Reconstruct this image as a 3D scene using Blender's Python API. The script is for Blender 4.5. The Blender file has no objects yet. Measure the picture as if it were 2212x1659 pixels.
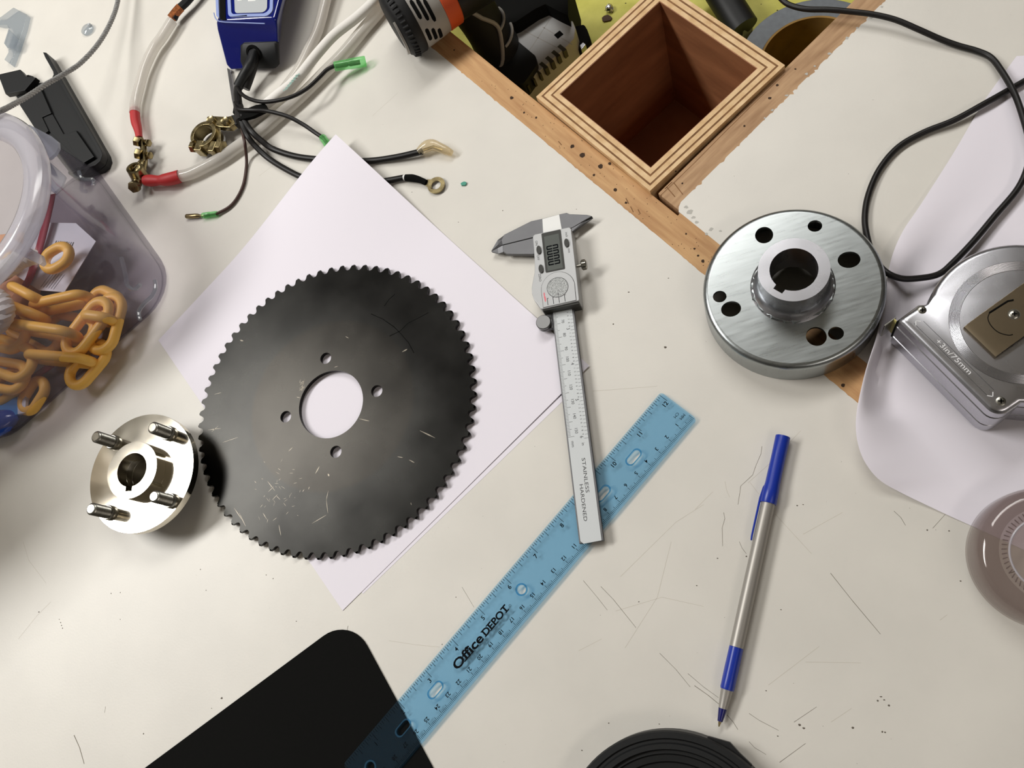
import bpy, bmesh, math, random
from math import sin, cos, pi, radians, hypot, atan2, sqrt
from mathutils import Vector, Matrix
from mathutils.geometry import tessellate_polygon

SC = bpy.context.scene
COL = SC.collection
rnd = random.Random(7)
S = 0.001                       # everything below is measured in millimetres

# ------------------------------------------------------------------ camera
FPX, CAMZ = 1790.0, 518.1       # focal length in pixels of a 2212 px wide frame, height over the bench
RC = Matrix.Rotation(radians(17.4427), 3, 'X') @ Matrix.Rotation(radians(16.7264), 3, 'Y')
cd = bpy.data.cameras.new('camera')
cam = bpy.data.objects.new('camera', cd)
COL.objects.link(cam)
cam.location = (0, 0, CAMZ * S)
cam.rotation_mode = 'QUATERNION'
cam.rotation_quaternion = RC.to_quaternion()
cd.sensor_fit = 'HORIZONTAL'
cd.sensor_width = 36.0
cd.lens = 36.0 * FPX / 2212.0
cd.clip_start = 0.01
cd.clip_end = 50
SC.camera = cam

# ------------------------------------------------------------------ world, lamps, exposure
SC.view_settings.view_transform = 'Standard'
SC.view_settings.look = 'None'
SC.view_settings.gamma = 1.0
SC.view_settings.use_curve_mapping = False
SC.view_settings.exposure = -0.15
SC.cycles.use_denoising = True
SC.cycles.max_bounces = 10
SC.cycles.transparent_max_bounces = 24
SC.cycles.caustics_reflective = False
SC.cycles.caustics_refractive = False
SC.cycles.sample_clamp_indirect = 4.0
W = bpy.data.worlds.new('world')
SC.world = W
W.use_nodes = True
W.node_tree.nodes['Background'].inputs[0].default_value = (0.9, 0.88, 0.85, 1)
W.node_tree.nodes['Background'].inputs[1].default_value = 0.1
CEIL = 1.70


def lamp(x, y, sx, sy, power, color=(1.0, 0.985, 0.95)):
    l = bpy.data.lights.new('ceiling_or_fill_lamp', 'AREA')
    l.shape = 'RECTANGLE'
    l.size, l.size_y = sx, sy
    l.energy = power
    l.color = color
    o = bpy.data.objects.new('ceiling_or_fill_lamp', l)
    o.location = (x, y, CEIL - 0.03)
    o.rotation_euler = (0, 0, radians(46))
    COL.objects.link(o)
    return o


lamp(-1.71, 0.24, 1.25, 0.42, 52)
lamp(-0.18, 1.44, 1.25, 0.42, 20.5)
lamp(1.15, -0.95, 1.25, 0.42, 9, (1.0, 0.92, 0.84))  # weak warm fill, added to lift the lower right of the bench


# ------------------------------------------------------------------ helpers
def P(x, y, z=0.0):
    """a point of the place, in mm: where the sight line through a pixel of the photograph meets height z"""
    d = RC @ Vector(((x - 1106.0) / FPX, -(y - 829.5) / FPX, -1.0))
    t = (z - CAMZ) / d.z
    return Vector((d.x * t, d.y * t, z))


def lin(c):
    return tuple(((v / 255) / 12.92 if v / 255 <= 0.04045 else ((v / 255 + 0.055) / 1.055) ** 2.4) for v in c[:3]) + (1.0,)


def sm(pts, k=6, closed=False):
    """Catmull-Rom curve through points"""
    pts = [Vector(p) for p in pts]
    n = len(pts)
    out = []
    rng = range(n) if closed else range(n - 1)
    for i in rng:
        if closed:
            a, b, c, d = pts[i - 1], pts[i], pts[(i + 1) % n], pts[(i + 2) % n]
        else:
            b, c = pts[i], pts[i + 1]
            a = pts[i - 1] if i else b + (b - c)
            d = pts[i + 2] if i + 2 < n else c + (c - b)
        for j in range(k):
            t = j / k
            out.append(0.5 * ((2 * b) + (c - a) * t + (2 * a - 5 * b + 4 * c - d) * t * t + (3 * b - a - 3 * c + d) * t ** 3))
    if not closed:
        out.append(pts[-1].copy())
    return out


def rounded(pts, r, k=5):
    """polygon with rounded corners; r a number or one per corner"""
    n = len(pts)
    out = []
    for i in range(n):
        p, a, b = Vector(pts[i][:2]), Vector(pts[i - 1][:2]), Vector(pts[(i + 1) % n][:2])
        ri = r[i] if isinstance(r, (list, tuple)) else r
        if ri <= 0:
            out.append((p.x, p.y))
            continue
        u, w = (a - p).normalized(), (b - p).normalized()
        ang = math.acos(max(-1, min(1, u.dot(w))))
        t = min(ri / math.tan(ang / 2), 0.49 * (a - p).length, 0.49 * (b - p).length)
        rr = t * math.tan(ang / 2)
        c = p + (u + w).normalized() * (rr / sin(ang / 2))
        s, e = p + u * t - c, p + w * t - c
        a0 = atan2(s.y, s.x)
        da = (atan2(e.y, e.x) - a0 + pi) % (2 * pi) - pi
        for j in range(k + 1):
            q = a0 + da * j / k
            out.append((c.x + rr * cos(q), c.y + rr * sin(q)))
    return out


def circ(x, y, r, n=32, ry=None, rot=0):
    ry = ry or r
    out = []
    for i in range(n):
        a = 2 * pi * i / n
        u, w = r * cos(a), ry * sin(a)
        out.append((x + u * cos(rot) - w * sin(rot), y + u * sin(rot) + w * cos(rot)))
    return out


def slot(x, y, L, w, rot=0, n=8):
    """stadium outline of full length L and width w"""
    out = []
    h = (L - w) / 2
    for i in range(n + 1):
        a = -pi / 2 + pi * i / n
        out.append((h + w / 2 * cos(a), w / 2 * sin(a)))
    for i in range(n + 1):
        a = pi / 2 + pi * i / n
        out.append((-h + w / 2 * cos(a), w / 2 * sin(a)))
    return [(x + u * cos(rot) - v * sin(rot), y + u * sin(rot) + v * cos(rot)) for u, v in out]


def frame(o, ang=0.0, axis=None):
    """local (u, v, w) -> world mm. ang turns about z; axis = direction of local w instead"""
    o = Vector(o)
    if axis is None:
        R = Matrix.Rotation(ang, 4, 'Z')
    else:
        R = Vector(axis).normalized().to_track_quat('Z', 'Y').to_matrix().to_4x4() @ Matrix.Rotation(ang, 4, 'Z')
    return Matrix.Translation(o) @ R


class MB:
    def __init__(self, T=None):
        self.v, self.f, self.T = [], [], T

    def add(self, vs, fs):
        k = len(self.v)
        for p in vs:
            p = Vector(p) if len(p) == 3 else Vector((p[0], p[1], 0))
            self.v.append(self.T @ p if self.T else p)
        self.f += [tuple(i + k for i in f) for f in fs]
        return self

    def box(self, u0, u1, v0, v1, w0, w1):
        return self.add([(u0, v0, w0), (u1, v0, w0), (u1, v1, w0), (u0, v1, w0), (u0, v0, w1), (u1, v0, w1), (u1, v1, w1), (u0, v1, w1)],
                        [(3, 2, 1, 0), (4, 5, 6, 7), (0, 1, 5, 4), (1, 2, 6, 5), (2, 3, 7, 6), (3, 0, 4, 7)])

    def plate(self, outer, z0, z1, holes=(), taper=None):
        """flat plate with holes; taper = outline of the same length for the top edge"""
        loops = [list(outer)] + [list(h) for h in holes]
        tops = [list(taper) if taper else list(outer)] + [list(h) for h in holes]
        flat = [Vector((p[0], p[1], 0)) for l in loops for p in l]
        ft = [Vector((p[0], p[1], 0)) for l in tops for p in l]
        n = len(flat)
        tri = tessellate_polygon([[Vector((p[0], p[1], 0)) for p in l] for l in loops])
        tri2 = tri if not taper else tessellate_polygon([[Vector((p[0], p[1], 0)) for p in l] for l in tops])
        vs = [(p.x, p.y, z0) for p in flat] + [(p.x, p.y, z1) for p in ft]
        fs = [tuple(reversed(t)) for t in tri] + [tuple(i + n for i in t) for t in tri2]
        k = 0
        for l in loops:
            m = len(l)
            for i in range(m):
                j = (i + 1) % m
                fs.append((k + i, k + j, n + k + j, n + k + i))
            k += m
        return self.add(vs, fs)

    def flat(self, poly, z=0.0):
        tri = tessellate_polygon([[Vector((p[0], p[1], 0)) for p in poly]])
        return self.add([(p[0], p[1], z) for p in poly], [tuple(t) for t in tri])

    def tube(self, pts, r, n=14, closed=False, flatten=1.0):
        pts = [Vector(p) for p in pts]
        m = len(pts)
        rs = r if isinstance(r, (list, tuple)) else [r] * m
        vs, fs = [], []
        prev = None
        for i in range(m):
            if closed:
                t = pts[(i + 1) % m] - pts[i - 1]
            else:
                t = pts[min(i + 1, m - 1)] - pts[max(i - 1, 0)]
            t.normalize()
            if prev is None:
                ref = Vector((0, 0, 1)) if abs(t.z) < 0.9 else Vector((1, 0, 0))
                a = t.cross(ref).normalized()
            else:
                a = (prev - t * prev.dot(t)).normalized()
            prev = a
            b = t.cross(a)
            for j in range(n):
                q = 2 * pi * j / n
                vs.append(pts[i] + a * (rs[i] * cos(q)) + b * (rs[i] * flatten * sin(q)))
        for i in range(m if closed else m - 1):
            for j in range(n):
                i2, j2 = (i + 1) % m, (j + 1) % n
                fs.append((i * n + j, i * n + j2, i2 * n + j2, i2 * n + j))
        if not closed:
            fs.append(tuple(range(n - 1, -1, -1)))
            fs.append(tuple((m - 1) * n + j for j in range(n)))
        return self.add(vs, fs)

    def lathe(self, prof, n=48, c=(0, 0), phase=0.0):
        """profile of (radius, height); radius 0 makes a pole; open profiles stay open unless first==last"""
        vs, fs, idx = [], [], []
        for r, h in prof:
            if r < 1e-6:
                idx.append([len(vs)] * n)
                vs.append((c[0], c[1], h))
            else:
                idx.append(list(range(len(vs), len(vs) + n)))
                for j in range(n):
                    a = 2 * pi * j / n + phase
                    vs.append((c[0] + r * cos(a), c[1] + r * sin(a), h))
        for i in range(len(prof) - 1):
            for j in range(n):
                q = [idx[i][j], idx[i][(j + 1) % n], idx[i + 1][(j + 1) % n], idx[i + 1][j]]
                q2 = []
                for k in q:
                    if k not in q2:
                        q2.append(k)
                if len(q2) > 2:
                    fs.append(tuple(q2))
        return self.add(vs, fs)

    def grid(self, rows, closed=False):
        vs = [p for r in rows for p in r]
        m = len(rows[0])
        fs = []
        for i in range(len(rows) - 1):
            for j in range(m if closed else m - 1):
                j2 = (j + 1) % m
                fs.append((i * m + j, i * m + j2, (i + 1) * m + j2, (i + 1) * m + j))
        return self.add(vs, fs)

    def loft(self, loops):
        """closed solid through loops of equal length"""
        m = len(loops[0])
        self_k = len(self.v)
        vs = [p for l in loops for p in l]
        fs = []
        for i in range(len(loops) - 1):
            for j in range(m):
                j2 = (j + 1) % m
                fs.append((i * m + j, i * m + j2, (i + 1) * m + j2, (i + 1) * m + j))
        fs.append(tuple(range(m - 1, -1, -1)))
        fs.append(tuple((len(loops) - 1) * m + j for j in range(m)))
        return self.add(vs, fs)

    def ball(self, c, r, n=16, sz=1.0):
        prof = [(r * sin(pi * i / n), c[2] + -r * sz * cos(pi * i / n)) for i in range(n + 1)]
        prof[0] = (0, prof[0][1])
        prof[-1] = (0, prof[-1][1])
        return self.lathe(prof, 2 * n, (c[0], c[1]))


ROOTLOC = {}


def build(name, m, mat, parent=None, bevel=0, seg=2, sharp=35, solid=0, smooth=True, normals=True, loc=None, props=None):
    org = ROOTLOC.get(parent.name, Vector((0, 0, 0))) if parent else (Vector(loc) if loc is not None else Vector((0, 0, 0)))
    me = bpy.data.meshes.new(name)
    me.from_pydata([tuple((p - org) * S) for p in m.v], [], m.f)
    if normals:
        b = bmesh.new()
        b.from_mesh(me)
        bmesh.ops.recalc_face_normals(b, faces=b.faces)
        b.to_mesh(me)
        b.free()
    me.materials.append(mat)
    if smooth:
        me.shade_smooth()
        me.set_sharp_from_angle(angle=radians(sharp))
    o = bpy.data.objects.new(name, me)
    COL.objects.link(o)
    if parent:
        o.parent = parent
        ROOTLOC[o.name] = org
    else:
        o.location = org * S
        ROOTLOC[o.name] = org
    if solid:
        md = o.modifiers.new('thickness', 'SOLIDIFY')
        md.thickness = solid * S
        md.offset = 0
    if bevel:
        md = o.modifiers.new('edges', 'BEVEL')
        md.width = bevel * S
        md.segments = seg
        md.limit_method = 'ANGLE'
        md.angle_limit = radians(40)
        md.harden_normals = True
    for k, v in (props or {}).items():
        o[k] = v
    return o


def thing(name, label, cat, loc, group=None):
    o = bpy.data.objects.new(name, None)
    o.empty_display_size = 0.01
    o.location = Vector(loc) * S
    COL.objects.link(o)
    ROOTLOC[o.name] = Vector(loc)
    return tag(o, label, cat, group)


def tag(o, label, cat, group=None, kind=None):
    o['label'] = label
    o['category'] = cat
    if group:
        o['group'] = group
    if kind:
        o['kind'] = kind
    return o


# ------------------------------------------------------------------ materials
def nodes(name):
    m = bpy.data.materials.new(name)
    m.use_nodes = True
    nt = m.node_tree
    nt.nodes.clear()
    return m, nt, nt.nodes.new('ShaderNodeOutputMaterial')


def mat(name, col, rough=0.5, metal=0.0, var=0.0, vs=60, stretch=None, rot=0, bump=0.0, bs=400, coat=0.0, col2=None, rvar=0.0, spec=0.5, sss=0.0):
    m, nt, out = nodes(name)
    N, L = nt.nodes, nt.links
    b = N.new('ShaderNodeBsdfPrincipled')
    b.inputs['Base Color'].default_value = lin(col)
    b.inputs['Roughness'].default_value = rough
    b.inputs['Metallic'].default_value = metal
    b.inputs['Coat Weight'].default_value = coat
    b.inputs['Specular IOR Level'].default_value = spec
    if sss:
        b.inputs['Subsurface Weight'].default_value = sss
        b.inputs['Subsurface Radius'].default_value = (0.003, 0.003, 0.003)
    tc = N.new('ShaderNodeTexCoord')
    mp = N.new('ShaderNodeMapping')
    L.new(tc.outputs['Object'], mp.inputs[0])
    mp.vector_type = 'TEXTURE'
    mp.inputs['Rotation'].default_value = (0, 0, rot)
    if stretch:
        mp.inputs['Scale'].default_value = tuple(1 / v for v in stretch)
    if var or col2 or rvar:
        n = N.new('ShaderNodeTexNoise')
        n.inputs['Scale'].default_value = vs
        n.inputs['Detail'].default_value = 5
        L.new(mp.outputs[0], n.inputs['Vector'])
        if col2 or var:
            r = N.new('ShaderNodeValToRGB')
            r.color_ramp.elements[0].position = 0.3
            r.color_ramp.elements[1].position = 0.72
            c2 = col2 or tuple(min(255, v * (1 + var)) for v in col)
            c1 = col if col2 else tuple(v * (1 - var) for v in col)
            r.color_ramp.elements[0].color = lin(c1)
            r.color_ramp.elements[1].color = lin(c2)
            L.new(n.outputs[0], r.inputs[0])
            L.new(r.outputs[0], b.inputs['Base Color'])
        if rvar:
            mr = N.new('ShaderNodeMapRange')
            mr.inputs['To Min'].default_value = max(0.02, rough - rvar)
            mr.inputs['To Max'].default_value = min(1, rough + rvar)
            L.new(n.outputs[0], mr.inputs[0])
            L.new(mr.outputs[0], b.inputs['Roughness'])
    if bump:
        n2 = N.new('ShaderNodeTexNoise')
        n2.inputs['Scale'].default_value = bs
        n2.inputs['Detail'].default_value = 3
        L.new(mp.outputs[0], n2.inputs['Vector'])
        bp = N.new('ShaderNodeBump')
        bp.inputs['Strength'].default_value = bump
        bp.inputs['Distance'].default_value = 0.0004
        L.new(n2.outputs[0], bp.inputs['Height'])
        L.new(bp.outputs[0], b.inputs['Normal'])
    L.new(b.outputs[0], out.inputs[0])
    return m


def clear(name, tint, haze=0.1, hazecol=(235, 235, 240), rough=0.08, gloss=1.0, ior=1.45):
    """thin clear plastic: lets light straight through, tints it, mirrors at its surface, with a little milkiness"""
    m, nt, out = nodes(name)
    N, L = nt.nodes, nt.links
    t = N.new('ShaderNodeBsdfTransparent')
    t.inputs[0].default_value = lin(tint)
    d = N.new('ShaderNodeBsdfDiffuse')
    d.inputs[0].default_value = lin(hazecol)
    tl = N.new('ShaderNodeBsdfTranslucent')
    tl.inputs[0].default_value = lin(hazecol)
    dm = N.new('ShaderNodeMixShader')
    dm.inputs[0].default_value = 0.45
    L.new(d.outputs[0], dm.inputs[1])
    L.new(tl.outputs[0], dm.inputs[2])
    x = N.new('ShaderNodeMixShader')
    x.inputs[0].default_value = haze
    L.new(t.outputs[0], x.inputs[1])
    L.new(dm.outputs[0], x.inputs[2])
    g = N.new('ShaderNodeBsdfGlossy')
    g.inputs['Roughness'].default_value = rough
    f = N.new('ShaderNodeFresnel')
    f.inputs['IOR'].default_value = ior
    mu = N.new('ShaderNodeMath')
    mu.operation = 'MULTIPLY'
    mu.inputs[1].default_value = gloss
    L.new(f.outputs[0], mu.inputs[0])
    ge = N.new('ShaderNodeNewGeometry')
    inv = N.new('ShaderNodeMath')
    inv.operation = 'SUBTRACT'
    inv.inputs[0].default_value = 1.0
    L.new(ge.outputs['Backfacing'], inv.inputs[1])
    mu2 = N.new('ShaderNodeMath')
    mu2.operation = 'MULTIPLY'
    L.new(mu.outputs[0], mu2.inputs[0])
    L.new(inv.outputs[0], mu2.inputs[1])
    y = N.new('ShaderNodeMixShader')
    L.new(mu2.outputs[0], y.inputs[0])
    L.new(x.outputs[0], y.inputs[1])
    L.new(g.outputs[0], y.inputs[2])
    L.new(y.outputs[0], out.inputs[0])
    return m


MT = dict(
    board=mat('white_laminate', (217, 213, 205), 0.42, var=0.022, vs=14, bump=0.10, bs=700),
    wall=mat('wall_paint', (150, 147, 142), 0.9, var=0.02, vs=2),
    ceiling=mat('ceiling_paint', (214, 208, 198), 0.9),
    floor=mat('concrete', (84, 82, 80), 0.8, var=0.1, vs=6),
    strip=mat('bare_softwood', (176, 130, 84), 0.62, col2=(206, 164, 114), vs=26, stretch=(1, 9, 1), rot=radians(-43.7), bump=0.25, bs=240),
    strip2=mat('grey_softwood', (158, 122, 88), 0.7, col2=(196, 160, 122), vs=30, stretch=(9, 1, 1), rot=radians(-43.7), bump=0.3, bs=260),
    wellwood=mat('well_wood', (120, 92, 60), 0.8, var=0.1),
    shelf=mat('yellow_chipboard', (176, 172, 70), 0.6, col2=(205, 200, 98), vs=45, bump=0.3, bs=300),
    ply=mat('ply_light', (208, 170, 122), 0.7, col2=(233, 202, 158), vs=120, bump=0.4, bs=500),
    plydark=mat('ply_dark', (112, 76, 42), 0.75, col2=(140, 98, 58), vs=150, bump=0.3, bs=500),
    veneer=mat('brown_lining', (138, 90, 60), 0.5, col2=(168, 114, 78), vs=18, stretch=(1, 1, 5), bump=0.2, bs=120),
    paper=mat('paper', (236, 231, 240), 0.85, spec=0.2),
    black=mat('black_plastic', (22, 23, 24), 0.5, spec=.35, bump=0.08, bs=900),
    rubber=mat('black_rubber', (20, 20, 21), 0.6, spec=.35, bump=0.1, bs=500),
    cable=mat('black_cable', (20, 17, 16), 0.45, spec=.35),
    matblack=mat('mat_cloth', (13, 13, 12), 0.9, var=0.12, vs=1500, spec=0.12),
    steel=mat('zinc_steel', (164, 169, 170), 0.29, 1.0, var=0.025, vs=60, rvar=0.06, stretch=(1, 10, 1), rot=radians(18)),
    bright=mat('machined_steel', (228, 221, 206), 0.075, 1.0, rvar=0.03, vs=70),
    stud=mat('stud_steel', (160, 158, 150), 0.3, 1.0, var=0.1, vs=300),
    chrome=mat('satin_chrome', (190, 190, 196), 0.27, 1.0, var=0.015, vs=60, rvar=0.04),
    satin=mat('satin_caliper', (106, 106, 108), 0.5, 1.0, var=0.03, vs=80),
    silver=mat('silver_plastic', (176, 177, 178), 0.42, 0.2),
    brass=mat('yellow_passivated', (154, 140, 104), 0.3, 1.0, var=0.15, vs=220, rvar=0.1),
    copper=mat('copper_braid', (190, 120, 76), 0.4, 1.0, var=0.2, vs=500),
    clip=mat('nickel_clip', (152, 138, 116), 0.3, 1.0, var=0.04, vs=30),
    ink=mat('black_print', (10, 12, 16), 0.85, spec=.1),
    greyink=mat('grey_print', (62, 62, 64), 0.6),
    sticker=mat('scale_sticker', (206, 210, 212), 0.45),
    lcd=mat('lcd_glass', (84, 88, 84), 0.5, spec=.3),
    lcdframe=mat('lcd_frame', (58, 58, 55), 0.5, spec=.3),
    bluepen=mat('blue_plastic', (18, 48, 156), 0.34),
    darkblue=mat('dark_blue_plastic', (20, 20, 92), 0.25),
    silverpen=mat('silver_barrel', (164, 160, 154), 0.46, 0.6),
    bluecase=mat('blue_gloss_case', (6, 22, 108), 0.14, coat=0.6),
    greywin=mat('grey_window', (186, 190, 192), 0.25),
    palline=mat('pale_outline', (150, 165, 215), 0.3),
    white=mat('white_plastic', (234, 234, 232), 0.4),
    red=mat('red_shrink', (182, 44, 46), 0.5, bump=0.2, bs=300),
    chain=mat('yellow_chain', (252, 196, 92), 0.42, sss=0.1),
    peach=mat('peach_cloth', (226, 176, 140), 0.8),
    card=mat('label_card', (214, 214, 224), 0.6),
    redband=mat('crimson_strap', (150, 40, 60), 0.6),
    bluelabel=mat('blue_label', (44, 130, 200), 0.4),
    bluedeep=mat('deep_blue_bag', (20, 70, 170), 0.2, coat=0.5),
    rope=mat('white_rope', (232, 228, 222), 0.7, bump=0.3, bs=500),
    greyrope=mat('grey_braid', (120, 118, 116), 0.5, col2=(168, 168, 166), vs=900, bump=0.6, bs=900),
    toolgrey=mat('tool_grey', (158, 154, 148), 0.5, var=0.03, vs=60),
    toollight=mat('battery_grey', (176, 176, 176), 0.5, var=0.04, vs=30),
    orange=mat('orange_plastic', (216, 84, 36), 0.45),
    ducttape=mat('grey_tape', (92, 98, 104), 0.5, var=0.06, vs=200),
    cardboard=mat('cardboard_core', (140, 108, 52), 0.8, var=0.1, vs=60),
    scratch=mat('scratch_dark', (112, 104, 92), 0.8),
    scratch2=mat('scratch_faint', (188, 180, 166), 0.7),
    grit=mat('grit', (104, 96, 86), 0.8),
    teal=mat('teal_chip', (70, 150, 130), 0.6),
    bark=mat('brown_flake', (70, 50, 34), 0.8),
    foil=mat('foil', (210, 210, 214), 0.2, 1.0),
    lead=mat('dull_lead', (70, 66, 52), 0.5, 0.3),
)
MT['rulerblue'] = clear('blue_clear_plastic', (225, 244, 255), haze=0.045, hazecol=(112, 150, 176), rough=0.12, gloss=1.1)
MT['ruleredge'] = clear('ruler_rim', (190, 230, 246), haze=0.12, hazecol=(120, 180, 215), rough=0.1, gloss=1.6)
MT['tub'] = clear('tub_plastic', (208, 204, 211), haze=0.13, hazecol=(196, 194, 206), rough=0.1, gloss=0.8)
MT['tublip'] = clear('milky_lip', (240, 240, 244), haze=0.5, hazecol=(236, 234, 240), rough=0.15, gloss=1.3)
MT['cleartab'] = clear('clear_tab', (214, 218, 226), haze=0.45, hazecol=(206, 208, 218), rough=0.1)
MT['jacket'] = clear('clear_jacket', (236, 236, 234), haze=0.75, hazecol=(240, 236, 230), rough=0.12)
MT['clearlid'] = clear('clear_lid', (222, 216, 214), haze=0.13, hazecol=(190, 180, 178), rough=0.05, gloss=1.2)
MT['green'] = clear('green_clear', (220, 255, 224), haze=0.32, hazecol=(140, 240, 145), rough=0.15)
MT['amber'] = clear('amber_clear', (252, 246, 232), haze=0.4, hazecol=(234, 218, 184), rough=0.1)
MT['clearbit'] = clear('clear_bit', (238, 241, 244), haze=0.18, hazecol=(200, 206, 212), rough=0.05, gloss=1.5)


def sprocket_mat():
    m, nt, out = nodes('black_oxide_steel')
    N, L = nt.nodes, nt.links
    b = N.new('ShaderNodeBsdfPrincipled')
    b.inputs['Metallic'].default_value = 1.0
    tc = N.new('ShaderNodeTexCoord')
    ln = N.new('ShaderNodeVectorMath')
    ln.operation = 'LENGTH'
    L.new(tc.outputs['Object'], ln.inputs[0])
    # turned face inside radius 64 mm is a touch smoother and browner
    mr = N.new('ShaderNodeMapRange')
    mr.inputs['From Min'].default_value = 0.0630
    mr.inputs['From Max'].default_value = 0.0655
    L.new(ln.outputs['Value'], mr.inputs[0])
    ns = N.new('ShaderNodeTexNoise')
    ns.inputs['Scale'].default_value = 24
    ns.inputs['Detail'].default_value = 8
    L.new(tc.outputs['Object'], ns.inputs['Vector'])
    mix = N.new('ShaderNodeMixRGB')
    mix.inputs[1].default_value = lin((44, 42.5, 40))
    mix.inputs[2].default_value = lin((42.5, 42, 40.5))
    L.new(mr.outputs[0], mix.inputs[0])
    mm = N.new('ShaderNodeMixRGB')
    mm.blend_type = 'MULTIPLY'
    mm.inputs[0].default_value = 0.75
    rp = N.new('ShaderNodeValToRGB')
    rp.color_ramp.elements[0].position = 0.3
    rp.color_ramp.elements[0].color = (0.42, 0.42, 0.43, 1)
    rp.color_ramp.elements[1].position = 0.7
    L.new(ns.outputs[0], rp.inputs[0])
    L.new(mix.outputs[0], mm.inputs[1])
    L.new(rp.outputs[0], mm.inputs[2])
    L.new(mm.outputs[0], b.inputs['Base Color'])
    r2 = N.new('ShaderNodeMapRange')
    r2.inputs['To Min'].default_value = 0.18
    r2.inputs['To Max'].default_value = 0.34
    L.new(ns.outputs[0], r2.inputs[0])
    L.new(r2.outputs[0], b.inputs['Roughness'])
    # fine concentric turning lines
    wv = N.new('ShaderNodeMath')
    wv.operation = 'SINE'
    ml = N.new('ShaderNodeMath')
    ml.operation = 'MULTIPLY'
    ml.inputs[1].default_value = 9000
    L.new(ln.outputs['Value'], ml.inputs[0])
    L.new(ml.outputs[0], wv.inputs[0])
    bp = N.new('ShaderNodeBump')
    bp.inputs['Strength'].default_value = 0.022
    bp.inputs['Distance'].default_value = 0.0001
    L.new(wv.outputs[0], bp.inputs['Height'])
    L.new(bp.outputs[0], b.inputs['Normal'])
    L.new(b.outputs[0], out.inputs[0])
    return m


MT['sprocket'] = sprocket_mat()
MT['scuff'] = mat('bright_scuff', (108, 102, 92), 0.4, 0.9)

# ------------------------------------------------------------------ lettering (flat print), made once per string
WORDS = {}


def make_words(items):
    tmp = []
    for s, bold in items:
        c = bpy.data.curves.new('t', 'FONT')
        c.body = s
        c.align_x = 'CENTER'
        c.align_y = 'CENTER'
        c.offset = bold if len(s) > 2 or bold == 0 else .02
        c.resolution_u = 3
        o = bpy.data.objects.new('t', c)
        COL.objects.link(o)
        tmp.append((s, bold, o, c))
    bpy.context.view_layer.update()
    dg = bpy.context.evaluated_depsgraph_get()
    for s, bold, o, c in tmp:
        me = bpy.data.meshes.new_from_object(o.evaluated_get(dg))
        vs = [(v.co.x, v.co.y) for v in me.vertices]
        fs = [tuple(p.vertices) for p in me.polygons]
        x0, x1 = min(v[0] for v in vs), max(v[0] for v in vs)
        y0, y1 = min(v[1] for v in vs), max(v[1] for v in vs)
        WORDS[(s, bold)] = ([(v[0] - (x0 + x1) / 2, v[1] - (y0 + y1) / 2) for v in vs], fs, x1 - x0, y1 - y0)
        bpy.data.meshes.remove(me)
    for s, bold, o, c in tmp:
        bpy.data.objects.remove(o)
        bpy.data.curves.remove(c)


def put(m, s, u, v, z, cap, rot=0, bold=0.0, width=None):
    """lay a word with cap height `cap` mm centred at (u, v), turned by rot"""
    vs, fs, w, h = WORDS[(s, bold)]
    k = cap / 0.727
    kx = k if width is None else width / w
    m.add([(u + x * kx * cos(rot) - y * k * sin(rot), v + x * kx * sin(rot) + y * k * cos(rot), z) for x, y in vs], fs)


make_words([(str(i), 0.0) for i in range(0, 31)] + [(str(i), 0.01) for i in range(0, 31)] + [(str(i), 0.0) for i in range(40, 160, 10)] +
           [('MM', 0.0), ('CM', 0.0), ('mm', 0.0), ('in', 0.0), ('STAINLESS', 0.0), ('HARDENED', 0.0), ('ON', 0.0), ('OFF', 0.0),
            ('ZERO', 0.0), ('inch', 0.0), ('+3in/75mm', 0.0), ('Office', 0.028), ('DEPOT', 0.03), ('R', 0.0)])

# ------------------------------------------------------------------ the room
BD = radians(-43.757)                       # the bench's long strip runs this way
BO = Vector((-242.8, 465.9, 0))             # a point of the strip's well-side edge
BT = frame(BO, BD)                          # (d along the strip, n across it) -> world


def bn(d, n, z=0):
    return BT @ Vector((d, n, z))


def dn(p):
    return BT.inverted() @ Vector(p)


ROOM = 2700
FLZ = -900
st = {'kind': 'structure'}
CZ = CEIL * 1000
build('floor', MB(BT).box(-ROOM, ROOM, -ROOM, ROOM, FLZ - 50, FLZ), MT['floor'], props=st)
build('ceiling', MB(BT).box(-ROOM, ROOM, -ROOM, ROOM, CZ, CZ + 50), MT['ceiling'], props=st)
build('wall_left', MB(BT).box(-ROOM - 50, -ROOM, -ROOM, ROOM, FLZ, CZ), MT['wall'], props=st)
build('wall_right', MB(BT).box(ROOM, ROOM + 50, -ROOM, ROOM, FLZ, CZ), MT['wall'], props=st)
build('wall_front', MB(BT).box(-ROOM, ROOM, -ROOM - 50, -ROOM, FLZ, CZ), MT['wall'], props=st)
build('wall_back', MB(BT).box(-ROOM, ROOM, ROOM, ROOM + 50, FLZ, CZ), MT['wall'], props=st)

# ------------------------------------------------------------------ the bench
bench = thing('workbench', 'white laminate workbench with bare wood strips around a sunken tool well', 'workbench', (0, 0, 0))


def ragged(a, b, step, amp):
    """points from a to b with small chips to one side"""
    a, b = Vector(a), Vector(b)
    n = max(2, int((b - a).length / step))
    t = (b - a).normalized()
    q = Vector((-t.y, t.x))
    out = []
    for i in range(n + 1):
        j = amp * max(0, rnd.gauss(0, 1) - 0.4) if 0 < i < n else 0
        out.append(tuple(a + (b - a) * i / n - q * j))
    return out


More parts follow.
